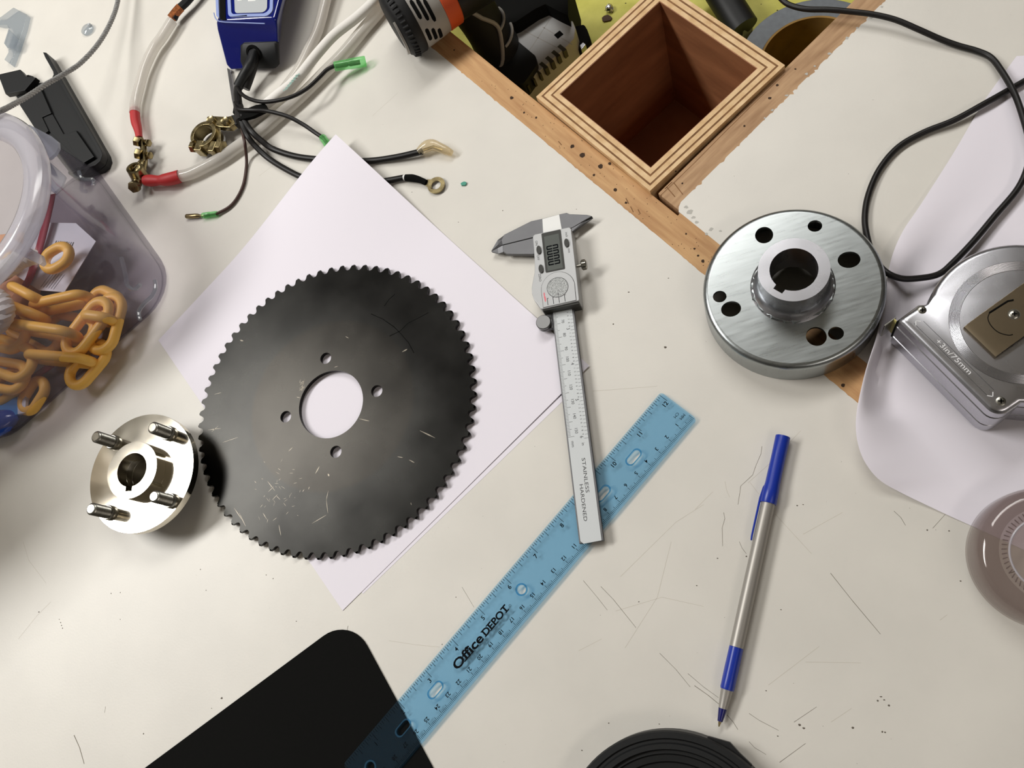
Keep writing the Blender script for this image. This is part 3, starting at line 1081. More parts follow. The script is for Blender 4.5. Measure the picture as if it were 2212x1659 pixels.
# jaws
fixed = [(-12.7, -11.7), (-12.6, -3.6), (-13.0, 9), (-12.9, 14.4), (-11.8, 15.8), (-11.3, 16.4), (-7.6, 28.6), (-5.7, 32.0), (-3.2, 25), (-.3, 17.7), (0.6, 12), (0.6, -12.9), (1.1, -34.4), (-3.1, -34.9), (-6.8, -32.6)]
build('fixed_jaw', MB(T).plate(fixed, B0 - .5, B1 + .35), MT['satin'], cal, bevel=.3)
tip = MB(T)
tip.loft([[(-3.1, -34.9, B0 - .3), (1.1, -34.4, B0 - .3), (1.1, -34.4, B1 + .3), (-3.1, -34.9, B1 - .6)], [(-1.0, -38.2, B0), (1.9, -38.6, B0), (1.9, -38.6, B1 - .6), (-1.0, -38.2, B1 - 1.6)], [(2.5, -43.4, B0 + .7), (3.0, -43.6, B0 + .7), (3.0, -43.6, B0 + 1.6), (2.5, -43.4, B0 + 1.4)]])
build('jaw_tip', tip, MT['satin'], cal, smooth=False)
build('jaw_tip', MB(T).loft([[(-6.8, -32.6, B0), (-3.1, -34.9, B0), (-3.1, -34.9, B1 - .4), (-6.8, -32.6, B1 - .4)], [(-4.9, -38.2, B0), (-1.0, -38.4, B0), (-1.0, -38.4, B1 - 1.8), (-4.9, -38.2, B1 - 1.8)], [(1.6, -43.0, B0 + .6), (2.4, -43.4, B0 + .6), (2.4, -43.4, B0 + 1.2), (1.6, -43.0, B0 + 1.2)]]), MT['satin'], cal, smooth=False)
sl_jaw = [(1.0, 12), (1.0, -12.9), (1.45, -34.4), (6.1, -34.8), (8.9, -32), (13.7, -13.2), (14, 12)]
build('sliding_jaw', MB(T).plate(sl_jaw, B0 - .6, B1 + .3), MT['satin'], cal, bevel=.3)
build('jaw_tip', MB(T).loft([[(1.45, -34.4, B0 - .4), (6.1, -34.8, B0 - .4), (6.1, -34.8, B1 - .9), (1.45, -34.4, B1 + .2)], [(2.2, -38.6, B0), (6.0, -38.6, B0), (6.0, -38.6, B1 - 2.0), (2.2, -38.6, B1 - .8)], [(3.1, -43.6, B0 + .6), (3.8, -43.2, B0 + .6), (3.8, -43.2, B0 + 1.2), (3.1, -43.6, B0 + 1.5)]]), MT['satin'], cal, smooth=False)
build('inside_jaw', MB(T).loft([[(-1.0, 16.4, B0), (3.0, 16.0, B0), (3.0, 16.0, B1), (-1.0, 16.4, B1)], [(-3.2, 25, B0 + .4), (-1.8, 25, B0 + .4), (-1.8, 25, B1 - .5), (-3.2, 25, B1 - .2)], [(-5.5, 32.2, B0 + 1), (-4.9, 32.2, B0 + 1), (-4.9, 32.2, B1 - 1.6), (-5.5, 32.2, B1 - 1.6)]]), MT['satin'], cal, smooth=False)
build('white_label', MB(T).plate([(-12.2, -3.4), (2.6, -4.2), (2.8, 9.6), (-12.7, 9.0)], B1 + .35, B1 + .5), MT['white'], cal, smooth=False)
# sliding housing
HZ = 14.6
out = rounded([(2.6, -10.4), (59.8, -9.8), (59.4, 16.3), (3.0, 17.0)], [2.5, 1, 1.5, 2.5])
out = [(2.6, -8.4), (3.2, -9.8), (4.6, -10.4), (14, -10.6), (25.7, -11.2), (32, -12.0), (39, -14.2), (43, -15.2), (47.5, -15.4), (52, -14.6), (55.5, -12.6), (58, -11.4), (59.8, -10.6), (60.2, -9.6), (59.6, 15.6), (58.6, 16.4), (40, 16.8), (5, 17.2), (3.6, 16.6), (3.0, 15.4)]
build('housing', MB(T).plate(out, 1.0, HZ), MT['silver'], cal, bevel=1.0, seg=3)
lf = [(25, -10.8), (33, -11.4), (40, -14.3), (47.5, -15.4), (54, -13.6), (57.6, -11.6), (57.0, -10), (30, -9.6)]
build('display_frame', MB(T).plate(rounded([(3.4, -4.0), (34.0, -4.2), (34.2, 9.5), (3.5, 9.9)], .8), HZ, HZ + .25), MT['lcdframe'], cal, bevel=.1)
build('display_glass', MB(T).plate([(6.4, -2.4), (33.2, -2.6), (33.2, 8.2), (6.4, 8.2)], HZ + .25, HZ + .4), MT['lcd'], cal, smooth=False)
m = MB(T)
Z = HZ + .46


def seg0(m, u0, u1, v0, v1, t):
    """seven-segment zero: upper and lower half each two uprights, plus top and bottom bars; u runs along the word"""
    g = .22
    vm = (v0 + v1) / 2
    for (a, b, c, d) in ((u0, u0 + t, vm + g, v1 - g), (u1 - t, u1, vm + g, v1 - g), (u0, u0 + t, v0 + g, vm - g), (u1 - t, u1, v0 + g, vm - g), (u0 + t * .6, u1 - t * .6, v1 - t * .8, v1), (u0 + t * .6, u1 - t * .6, v0, v0 + t * .8)):
        m.add([(a, c, Z), (b, c, Z), (b, d, Z), (a, d, Z)], [(0, 1, 2, 3)])


for i in range(4):
    u = 14.2 + i * 4.0
    seg0(m, u, u + 3.2, -1.6, 6.8, .95)
build('display_digits', m, MT['ink'], cal, smooth=False, normals=False)
m = MB(T)
Z = HZ + .06
for s, u, v in (('ON', 9.8, -8.2), ('OFF', 21.3, -8.2), ('ZERO', 36.6, -8.6), ('inch', 8.4, 13.6), ('mm', 21.0, 13.6)):
    put(m, s, u, v, Z, 1.7)
for (u0, v0, u1, v1) in ((5, 12.2, 5.8, 14), (12, -7.2, 13, -7.2), (5, 12.3, 33, 12.3), (25, 15.2, 40, 15.2)):
    pass
build('button_print', m, MT['greyink'], cal, smooth=False, normals=False)
for u, v in ((15.8, -7.0), (30.5, -7.0), (15.1, 12.9)):
    build('button', MB(T).plate(circ(u, v, 3.2, 24, 1.7), HZ, HZ + 1.0), MT['lcdframe'], cal, bevel=.4)
arch = [(35.2 + 12.0 * (1 - cos(a)), 3.0 + 11.6 * sin(a)) for a in [radians(x) for x in range(-90, 91, 12)]] + [(58.9, 14.2), (59.4, -8.6)]
arch2 = [(47.1 + (u - 47.1) * .955, 2.9 + (v - 2.9) * .955) for u, v in arch]
build('battery_cover', MB(T).plate(arch, HZ - .1, HZ + .35), MT['silver'], cal, bevel=.2)
g = MB(T)
n = len(arch)
g.add([(u, v, HZ + .05) for u, v in [(47.1 + (a - 47.1) * 1.02, 2.9 + (b - 2.9) * 1.02) for a, b in arch]], [tuple(range(n))])
build('cover_gap', g, MT['lcdframe'], cal, smooth=False)
build('cover_pad', MB(T).plate(circ(46.8, 2.8, 7.2, 40), HZ + .35, HZ + .5), mat('speckled_pad', (176, 178, 178), 0.5, 0.5, var=.25, vs=1400, bump=1.0, bs=2600), cal)
m = MB(T)
ci = circ(46.8, 2.8, 7.45, 40)
cj = circ(46.8, 2.8, 7.15, 40)
m.add([(x, y, HZ + .52) for x, y in ci + cj], [(i, (i + 1) % 40, 40 + (i + 1) % 40, 40 + i) for i in range(40)])
for v in (-5.2, -1.2, 2.8, 6.8):
    m.box(53.4, 58.4, v - .22, v + .22, HZ + .33, HZ + .4)
    m.box(53.2, 53.6, v - .2, v + .9, HZ + .33, HZ + .4)
m.box(51.6, 52.0, 1.7, 3.0, HZ + .5, HZ + .56)
m.box(51.6, 52.9, 2.8, 3.1, HZ + .5, HZ + .56)
build('cover_grooves', m, MT['greyink'], cal, smooth=False)
m = MB(T)
for (u, v, a, b) in ((50, -6.9, 1.6, .5), (53.5, -6.6, 2.2, .6), (52.0, -7.0, .9, .4)):
    m.flat(circ(u, v, a, 10, b), HZ + .37 + u * .0002)
build('pink_stain', m, mat('pink_ink', (226, 120, 130), .6), cal, smooth=False)
build('housing_end', MB(T).box(59.4, 61.2, -9.6, 15.8, 2.0, HZ - 1.4), MT['lcdframe'], cal, bevel=.3)
# lock screw on the side, thumb wheel below
sc = frame(T @ Vector((31.7, 17, 10.0)), 0, (T.to_3x3() @ Vector((0, 1, 0))))
lk = build('lock_screw', MB(sc).lathe([(0, -1), (1.1, -1), (1.1, 3.2), (1.1, 3.2), (2.9, 3.2), (3.3, 3.7), (3.3, 6.4), (2.9, 6.9), (0, 6.9)], 24), MT['stud'], cal)
kn = MB(sc)
for i in range(14):
    a = 2 * pi * i / 14
    kn.box(0, 0, 0, 0, 0, 0) if False else None
    c, s = cos(a), sin(a)
    kn.tube([(3.3 * c, 3.3 * s, 3.8), (3.3 * c, 3.3 * s, 6.3)], .38, 5)
build('knurling', kn, MT['stud'], lk, props={'kind': 'stuff'})
th = frame(T @ Vector((67.6, -10.8, 0)), 0)
tw = build('thumb_wheel', MB(th).lathe([(0, 4.2), (4.9, 4.2), (5.2, 4.5), (5.2, 6.2), (4.4, 6.6), (4.4, 7.2), (5.2, 7.5), (5.2, 9.6), (4.8, 10.0), (0, 10.0)], 40), mat('wheel_steel', (120, 120, 120), .42, 1.0), cal)
build('wheel_carrier', MB(T).box(59, 72, -8.5, -4.9, 2.5, 6.6), MT['satin'], cal, bevel=.3)

# ------------------------------------------------------------------ ballpoint pen
p0, p1 = Vector((12.7, 127.9, 0)), Vector((-22.6, -39.7, 0))
ax = (p1 - p0)
pen = thing('ballpoint_pen', 'silver ballpoint pen with blue grip and blue cap on its end', 'pen', p0)
pz = 4.7
T = frame((p0.x, p0.y, pz), 0, ax)
T = Matrix.Translation((p0.x, p0.y, pz)) @ Matrix.Rotation(atan2(ax.y, ax.x), 4, 'Z') @ Matrix.Rotation(pi / 2, 4, 'Y')   # w along the pen, -u up, v sideways


def hexr(prof, n=6, rnd_=24):
    return prof


build('barrel', MB(T).lathe([(0, 30), (4.0, 30), (4.05, 100), (3.95, 127), (3.75, 127.2), (3.75, 150), (3.4, 151), (2.6, 160), (2.3, 162), (0, 162)], 24), MT['silverpen'], pen)
build('cap', MB(T).lathe([(0, .4), (3.6, .4), (4.3, 0), (4.35, .4), (4.2, 12), (4.3, 30), (4.75, 34), (4.75, 41.6), (4.5, 42), (4.0, 42)], 32), MT['bluepen'], pen)
cl = MB(T)
cl.loft([[(-1.0, -4.2, 31), (1.0, -4.2, 31), (1.0, -5.0, 33), (-1.0, -5.0, 33)], [(-1.0, -4.4, 41), (1.0, -4.4, 41), (1.0, -5.7, 40), (-1.0, -5.7, 40)], [(-1.0, -4.45, 63), (1.0, -4.45, 63), (1.0, -5.6, 63), (-1.0, -5.6, 63)], [(-.8, -4.3, 65.6), (.8, -4.3, 65.6), (.8, -5.3, 65.8), (-.8, -5.3, 65.8)]])
build('clip', cl, MT['bluepen'], pen, bevel=.3)
gp = []
N = 30
for h, f in ((127.0, 0), (127.2, .2), (133, .5), (139, .9), (145, .5), (150, .1), (151, 0)):
    row = []
    for j in range(N):
        a = 2 * pi * j / N
        r = 3.95 + .15 * f - .35 * f * max(0, cos(3 * a))
        if h == 127.0 or h == 151:
            r -= .25
        row.append((r * cos(a), r * sin(a), h))
    gp.append(row)
build('grip', MB(T).grid(gp, closed=True), MT['bluepen'], pen)
build('nose', MB(T).lathe([(0, 161.5), (2.45, 161.5), (2.3, 162.5), (1.45, 168.6), (0, 168.6)], 24), MT['darkblue'], pen)
build('point', MB(T).lathe([(0, 168.4), (1.0, 168.4), (.85, 169.2), (.35, 171.3), (0, 171.6)], 16), MT['brass'], pen)

# ------------------------------------------------------------------ black mat and black round lid
mp = [P(-160, 1800, 1.2), P(703, 1370, 1.2), P(745, 1358, 1.2), P(795, 1393, 1.2), P(1010, 1790, 1.2)]
e0, e1, e2 = P(300, 1668, 1.2), P(703, 1370, 1.2), P(792, 1394, 1.2)
e3 = P(935, 1659, 1.2)
u1 = (e1 - e0).normalized()
u2 = (e3 - e2).normalized()
cr = (e1 + u1 * ((e2 - e1).length * .62))
dd = (e1.xy - e2.xy)
den = u1.x * u2.y - u1.y * u2.x
t = ((e2.x - e1.x) * u2.y - (e2.y - e1.y) * u2.x) / den
cn = e1 + u1 * t
mo = rounded([cn - u1 * 420, cn, cn + u2 * 300, cn + u2 * 300 - u1 * 420], [12, 23, 12, 12], 10)
tag(build('desk_mat', MB().plate(mo, 0.05, 1.2), MT['matblack'], loc=(cn.x, cn.y, 0), bevel=.25), 'flat matte black mat with rounded corner, under the end of the ruler', 'mat')
lc = Vector((-44.2, -106.2, 0))
T = frame(lc)
lid = thing('black_dish', 'round black plastic dish with ringed rim, cut off below the pen tip', 'dish', lc)
LZ = 17.0
build('rim', MB(T).lathe([(60.5, 0.2), (62.6, 1), (62.6, LZ - 1.5), (61.8, LZ), (58.6, LZ), (57.8, LZ - 1.2), (56.4, LZ - 1.2), (55.6, LZ - .2), (53.0, LZ - .2), (52.2, LZ - 2.4), (50.6, LZ - 2.4), (49.8, LZ - 3.6), (46.5, LZ - 4.0), (45.6, LZ - 5.4), (41, LZ - 6.0), (40, LZ - 7), (39.2, 2), (39.2, 0.2), (60.5, 0.2)], 96), MT['black'], lid, sharp=25)
build('base_disc', MB(T).lathe([(0, 0.4), (40, 0.4), (40, 2.2), (0, 2.2)], 64), MT['matblack'], lid)
tb = [(P(1528, 1590, LZ - 4)), P(1577, 1604, LZ - 4), P(1597, 1626, LZ - 4), P(1626, 1654, LZ - 4), P(1600, 1668, LZ - 4), P(1530, 1612, LZ - 4)]
build('finger_tab', MB().plate([(p.x, p.y) for p in tb], LZ - 9, LZ - 4), MT['black'], lid, bevel=.6)

# ------------------------------------------------------------------ curled sheet under the tape measure
edge = [(2196, 121, .4), (2128, 215, .8), (2060, 330, 1.5), (1990, 440, 3), (1950, 500, 5), (1925, 560, 7.5), (1910, 640, 10), (1895, 720, 12.5), (1870, 800, 15), (1852, 880, 16),
        (1849, 930, 15.5), (1858, 975, 13.5), (1876, 1010, 11), (1904, 1040, 7.5), (1950, 1066, 3.5), (2010, 1095, 1.4), (2070, 1123, .6), (2130, 1150, .3), (2330, 1243, .2)]
fall = [40, 40, 40, 40, 32, 24, 15, 9, 9, 20, 36, 45, 50, 50, 45, 40, 40, 40, 40]
E3 = [P(*e) for e in edge]
E3 = sm(E3, 5)
F3 = [v.x for v in sm([Vector((f, 0, 0)) for f in fall], 5)]
anchor = [P(2300, 130, .3), P(2500, 560, .3), P(2400, 900, .3), P(2420, 1240, .2)]
core = sm([P(2560, 100, .3), P(2520, 300, .3), P(2460, 520, .3), P(2430, 660, .3), P(2420, 800, .3), P(2430, 920, .3), P(2460, 1060, .3), P(2520, 1243, .2)], 12)
rows = []
n = len(E3)
for i, e in enumerate(E3):
    c = core[min(len(core) - 1, int(i / (n - 1) * (len(core) - 1)))]
    row = []
    for j in range(21):
        t = (j / 20) ** 2.2
        p = e.lerp(c, t)
        f = max(0, 1 - t * (c - e).length / F3[i])
        row.append((p.x, p.y, .3 + (e.z - .3) * (f * f * (3 - 2 * f))))
    rows.append(row)
cs = build('curled_sheet', two_sided(rows, .15), MT['paper'], loc=(170, 150, 0))
tag(cs, 'white sheet with curled-up rounded corner lying under the tape measure', 'paper')
m = MB()

# ------------------------------------------------------------------ tape measure
TZ = 38.0
TA = -.8965507
TO = Vector((74.9, 189.3, 0))
T = frame(TO, TA)
tm = thing('tape_measure', 'scratched chrome tape measure with belt clip lying on a curled sheet', 'tape measure', TO)
cen = (40.6, 46.5)


def case_outline(d=0.0):
    """case outline, pulled in by d"""
    out = rounded([(-.5 + d, d), (74.3 - d, d)], 0) if False else []
    out += rounded([(-.5 + d, 14.6 - d * .3), (-.5 + d, d), (74.3 - d, d), (74.3 - d, 15.5 - d * .3)], [0, 2.2, 7.5, 0], 6)
    a0, a1 = radians(-28), radians(208.6)
    r = 47.5 - d
    for i in range(49):
        a = a0 + (a1 - a0) * i / 48
        out.append((cen[0] + r * cos(a), cen[1] + r * sin(a)))
    out.append((2.4 + d * .3, 18.0))
    return out


ZB0 = 1.0
cs_ = case_outline(0)
build('case', MB(T).loft([[(u, v, z) for u, v in case_outline(d)] for z, d in ((ZB0, 1.2), (ZB0 + 1.5, 0), (ZB0 + 10.8, 0), (ZB0 + 11.3, .7), (ZB0 + 11.9, .7), (ZB0 + 12.4, 0), (TZ - 11, 0), (TZ - 10.4, .6), (TZ - 9.9, .6), (TZ - 9.3, .1), (TZ - 2.2, .2), (TZ - 1.0, .9), (TZ - .3, 2.0), (TZ, 3.4))]), MT['chrome'], tm, sharp=28)
m = MB(T)
pr = []
r = 30.6
for i in range(9):
    pr += [(r, .05), (r + .18, .32), (r + .42, .32), (r + .6, .05)]
    r += .62
m = MB(frame(T @ Vector((cen[0], cen[1], TZ))))
m.lathe(pr, 96)
build('ribbed_ring', m, MT['chrome'], tm, sharp=70)
cp = [(25.2, 22.0), (47.6, 22.0), (48.2, 74), (24.6, 74)]
cl = MB(T)
rows = []
for v, z in ((22.0, TZ + .3), (22.4, TZ + 1.6), (25, TZ + 2.8), (30, TZ + 3.3), (60, TZ + 3.3), (68, TZ + 2.9), (73, TZ + 3.6)):
    rows.append([(u, v, z) for u in (25.0, 26.2, 30, 40, 46.6, 47.8)])
cl.grid(rows)
clip = build('belt_clip', cl, MT['clip'], tm, solid=1.2, bevel=.2)
m = MB(T)
tongue = [(27.2, 36.2), (29.4, 33.2), (33.6, 31.6), (38.5, 31.8), (42.6, 34.2), (43.8, 36.2)]
tg = sm([Vector((u, v, TZ + 4.0)) for u, v in tongue], 5)
m.tube(tg, .22, 6)
m.tube([(27.2, 36.2, TZ + 4.0), (27.9, 47.6, TZ + 4.0), (29.2, 50.2, TZ + 4.0)], .5, 6)
build('clip_slot', m, MT['matblack'], clip)


def cross_screw(u, v, z, r, par):
    sf = frame(T @ Vector((u, v, z)))
    s = build('screw', MB(sf).lathe([(r + .5, -.4), (r + .5, .05), (r, .05), (r, .35), (r * .75, .75), (0, .95)], 28), MT['stud'], par, sharp=40)
    k = MB(sf)
    k.box(-r * .5, r * .5, -r * .12, r * .12, .7, 1.05)
    k.box(-r * .12, r * .12, -r * .5, r * .5, .7, 1.05)
    build('screw_slot', k, MT['matblack'], s, smooth=False)


cross_screw(3.6, 13.2, TZ - .6, 2.7, tm)
cross_screw(67.6, 7.6, TZ - .6, 2.9, tm)
cross_screw(35.6, 44.7, TZ + 3.9, 2.6, tm)
m = MB(T)
put(m, '+3in/75mm', 34.4, 7.0, TZ + .1, 3.0, 0, 0.0, 25)
for (a, b) in (((8.3, 8.1), (6.4, 6.3)), ((6.4, 6.3), (8.4, 4.5)), ((61.4, 8.1), (63.3, 6.3)), ((63.3, 6.3), (61.2, 4.5))):
    a, b = Vector((a[0], a[1], TZ + .08)), Vector((b[0], b[1], TZ + .08))
    q = (b - a).normalized().cross(Vector((0, 0, 1))) * .22
    m.add([a - q, b - q, b + q, a + q], [(0, 1, 2, 3)])
build('size_marking', m, mat('raised_mark', (236, 236, 238), .4), tm, smooth=False, normals=False)
m = MB(T)
for v in (4.6, 9.2):
    m.box(9.0 if v > 5 else 7, 61, v - .1, v + .1, TZ - .05, TZ + .06)
build('marking_line', m, MT['greyink'], tm, smooth=False)
# mouth with the blade end and hook
m = MB(T)
m.box(-1.2, 1.0, .6, 5.4, 8.0, TZ - 6.5)
build('mouth', m, MT['matblack'], tm, bevel=.3)
m = MB(T)
m.box(-3.4, .4, 1.4, 2.0, 10, TZ - 8.5)
hk = build('blade', m, mat('tape_blade', (206, 196, 120), .4), tm, bevel=.1)
m = MB(T)
m.box(-4.3, -3.4, -4.6, 3.4, 11, TZ - 9.5)
build('end_hook', m, MT['stud'], hk, bevel=.3)

# ------------------------------------------------------------------ clear round lid at the right edge
kc = Vector((146.0, 63.2, 0))
T = frame(kc)
kl = thing('clear_dish', 'clear domed plastic dish with ribbed inner ring beside the curled sheet', 'dish', kc)
KZ = 20.0
build('dome', MB(T).lathe([(37.4, .3), (37.2, 6), (36.6, 14), (35.2, 18), (32.5, 20.3), (28, 21.4), (24, 20.6), (22.8, 18.4), (22.0, 17.6), (0, 17.0)], 72), MT['clearlid'], kl)
build('skirt', MB(T).lathe([(36.4, .3), (36.0, 6), (35.4, 13), (34.2, 16.6), (31.8, 18.6), (28, 19.6), (25.2, 19.0)], 72), MT['clearlid'], kl)
m = MB(T)
for i in range(60):
    a = 2 * pi * i / 60
    m.tube([(21.2 * cos(a), 21.2 * sin(a), 17.9), (24.2 * cos(a + .04), 24.2 * sin(a + .04), 20.9)], .35, 5)
build('ribs', m, MT['clearlid'], kl, props={'kind': 'stuff'})
m = MB(T)
m.lathe([(20.3, 17.6), (20.6, 18.3), (19.9, 18.6), (19.4, 18.0), (20.3, 17.6)], 64)
build('inner_ring', m, MT['tublip'], kl)

# ------------------------------------------------------------------ black cable looping over the corner
cb = [(1655, -40, 6), (1690, 0, 6), (1712, 13, 6), (1745, 20, 7), (1790, 21, 8), (1835, 25, 8), (1885, 31, 8), (1935, 43, 7.5), (1985, 64, 6), (2030, 84, 4), (2068, 98, 3), (2110, 110, 3), (2140, 124, 3.5), (2162, 151, 5), (2186, 191, 7), (2203, 232, 8),
      (2222, 300, 8), (2222, 350, 7), (2200, 405, 5), (2150, 465, 5), (2104, 520, 5.4), (2060, 566, 6), (2028, 592, 7), (1985, 601, 9), (1945, 601, 11), (1912, 586, 11.5), (1888, 555, 6), (1874, 515, 2.6), (1868, 470, 2.2), (1876, 420, 2.2), (1900, 365, 2.2), (1940, 318, 2.2), (1995, 286, 2.6), (2060, 260, 4), (2130, 222, 5), (2185, 191, 3.4), (2230, 165, 3), (2320, 110, 3)]
tag(build('black_cable', MB().tube(sm([P(*c) for c in cb], 6), 1.95, 16), MT['cable'], loc=P(1868, 470)), 'thin black cable coming out of the tool well and looping beside the drum', 'cable')

# ------------------------------------------------------------------ grey braided cord, upper left
gr = [(262, -40, 14), (255, 0, 15), (246, 32, 17), (228, 70, 22), (205, 104, 30), (172, 138, 40), (138, 160, 50), (100, 182, 62), (60, 208, 84), (25, 228, 108), (0, 240, 121.6), (-30, 250, 123), (-80, 262, 123)]
gps = sm([P(*c) for c in gr], 14)
m = MB()
for k in range(4):
    sp = []
    for i, p in enumerate(gps):
        t = (gps[min(i + 1, len(gps) - 1)] - gps[max(i - 1, 0)]).normalized()
        a = t.cross(Vector((0, 0, 1))).normalized()
        b = t.cross(a)
        q = i * .8 + pi / 2 * k
        sp.append(p + a * (1.15 * cos(q)) + b * (1.15 * sin(q)))
    m.tube(sp, 1.1, 7)
tag(build('braided_cord', m, MT['greyrope'], loc=P(205, 104, 0)), 'grey braided cord arching over the black plastic cover onto the tub', 'cord')

# ------------------------------------------------------------------ black plastic cover beside the tub
CVZ = 13.0
cv = [(0, 162), (20, 158), (48, 151), (58, 154), (64, 162), (72, 169), (86, 167), (98, 161), (103, 150), (101, 138), (91, 120), (92, 112), (99, 113), (104, 121), (218, 322), (221, 334), (216, 348), (205, 357), (147, 376), (120, 342), (60, 262)]
cw = [P(x, y, CVZ) for x, y in cv]
pc = Vector((cw[16].x, cw[16].y, 0))
cover = thing('plastic_cover', 'black moulded plastic cover with a prong standing beside the clear tub', 'cover', pc)
op = [(p.x, p.y) for p in cw]
build('shell', MB().plate(op, .3, 6.0), MT['black'], cover, bevel=.5)
lip = [P(*q, CVZ) for q in ((92, 112), (99, 113), (104, 121), (218, 322), (221, 334), (216, 348), (205, 357), (147, 376), (146, 371), (201, 352), (211, 344), (214, 334), (211, 326), (160, 235), (97, 124))]
build('rim', MB().plate([(p.x, p.y) for p in lip], 6.0, CVZ), MT['black'], cover, bevel=.6)
blk = lambda pts, z: [(p.x, p.y) for p in [P(x, y, z) for x, y in pts]]
build('step_block', MB().plate(blk([(40, 222), (88, 190), (112, 245), (92, 254), (106, 283), (88, 296)], 8), 6, 8.6), MT['black'], cover, bevel=.3)
build('step_block', MB().plate(blk([(92, 254), (114, 247), (138, 290), (166, 282), (190, 330), (176, 352), (166, 340), (106, 283)], 7), 6, 7.4), MT['black'], cover, bevel=.3)
build('step_block', MB().plate(blk([(140, 294), (166, 284), (205, 340), (178, 356)], 8), 6, 9.2), MT['black'], cover, bevel=.3)
build('step_block', MB().plate(blk([(2, 166), (50, 155), (62, 170), (84, 172), (60, 200), (18, 208)], 8), 6, 11.5), MT['black'], cover, bevel=.5)

# ------------------------------------------------------------------ little clear pieces, upper left
cbp = [(28, 15), (57, 30), (50, 60), (41, 86), (34, 106), (22, 138), (8, 128), (17, 112), (16, 104), (8, 93), (18, 62), (14, 53), (0, 53), (-14, 50), (-10, 34), (0, 36)]
pp = [P(x, y, 6) for x, y in cbp]
cp_ = thing('clear_clip', 'small clear plastic clip above the black cover', 'clip', (pp[0].x, pp[0].y, 0))
build('body', MB().plate([(p.x, p.y) for p in pp], .3, 5.5), MT['clearbit'], cp_, bevel=.5)
rp = [P(x, y, 8) for x, y in ((18, 62), (41, 86), (34, 106), (16, 104), (8, 93))]
build('rib', MB().plate([(p.x, p.y) for p in rp], 5.5, 8), MT['clearbit'], cp_, bevel=.4)
c = P(187, 62, 3)
bd = thing('clear_bumper', 'clear round rubber bumper with a notch, on the bare white top', 'bumper', (c.x, c.y, 0))
T = frame((c.x, c.y, 0))
build('dome', MB(T).lathe([(0, .2), (5.6, .2), (6.6, 1.4), (6.4, 2.8), (4.6, 4.2), (0, 4.8)], 32), MT['clearbit'], bd)
build('notch', MB(T).box(-1.0, 1.0, 4.4, 7.2, .2, 2.6), MT['white'], bd, bevel=.3)
c = P(1003, 398, 0)
n = 8
chip = [(c.x + 2.6 * rnd.uniform(.7, 1.1) * cos(2 * pi * i / n), c.y + 2.1 * rnd.uniform(.7, 1.1) * sin(2 * pi * i / n)) for i in range(n)]
tag(build('teal_chip', MB().plate(chip, .1, 1.3), MT['teal'], loc=(c.x, c.y, 0), bevel=.3), 'tiny teal chip lying right of the ring terminal', 'chip')

# ------------------------------------------------------------------ white battery cables and their brass clamps
def cable(name, pts, r, mt, label, cat, group=None, k=6, n=20, loc=None):
    q = sm([P(*c) for c in pts], k)
    root = thing(name, label, cat, (q[len(q) // 2].x, q[len(q) // 2].y, 0), group)
    build('sheath', MB().tube(q, r, n), mt, root)
    return root


def hexnut(m, c, axis, r, h):
    """hexagonal nut or bolt head at c along axis"""
    F = frame(c, 0, axis)
    k = MB(F)
    k.lathe([(0, 0), (r * .95, 0), (r, .3), (r, h - .3), (r * .85, h), (0, h)], 6)
    m.v, m.f = m.v + [], m.f
    o = len(m.v)
    m.v += k.v
    m.f += [tuple(i + o for i in f) for f in k.f]
    return m


# first cable: copper end at the top, red sleeve at the clamp
ca = cable('battery_cable', [(372, 45, 8), (350, 80, 8), (332, 105, 8), (312, 148, 8), (300, 190, 8), (293, 220, 8), (291, 244, 8)], 4.6, MT['jacket'], 'clear sheathed battery cable with bare copper at one end and red sleeve at the other', 'cable')
build('conductor', MB().tube(sm([P(*c) for c in ((440, -40, 9), (405, 2, 9), (384, 22, 9), (374, 41, 8))], 5), [3.7] * 16, 10), MT['black'], ca)
build('braid', MB().tube(sm([P(*c) for c in ((390, 16, 9.2), (381, 26, 9), (370, 40, 8.6))], 4), 4.2, 10), MT['copper'], ca)
build('red_sleeve', MB().tube(sm([P(*c) for c in ((290, 236, 8), (291, 240, 8), (293, 262, 8), (298, 280, 8), (301, 298, 8))], 3), [3.0, 3.9, 4.3, 4.3, 4.3, 4.3, 4.2, 4.1, 3.8, 3.5, 3.2, 3.0, 2.9], 12), MT['red'], ca)

b0 = P(304, 300, 8)
bt = thing('battery_clamp', 'brass battery post clamp joining the two red-sleeved cable ends', 'battery clamp', (b0.x, b0.y, 0))


def pt(x, y, z):
    return P(x, y, z)


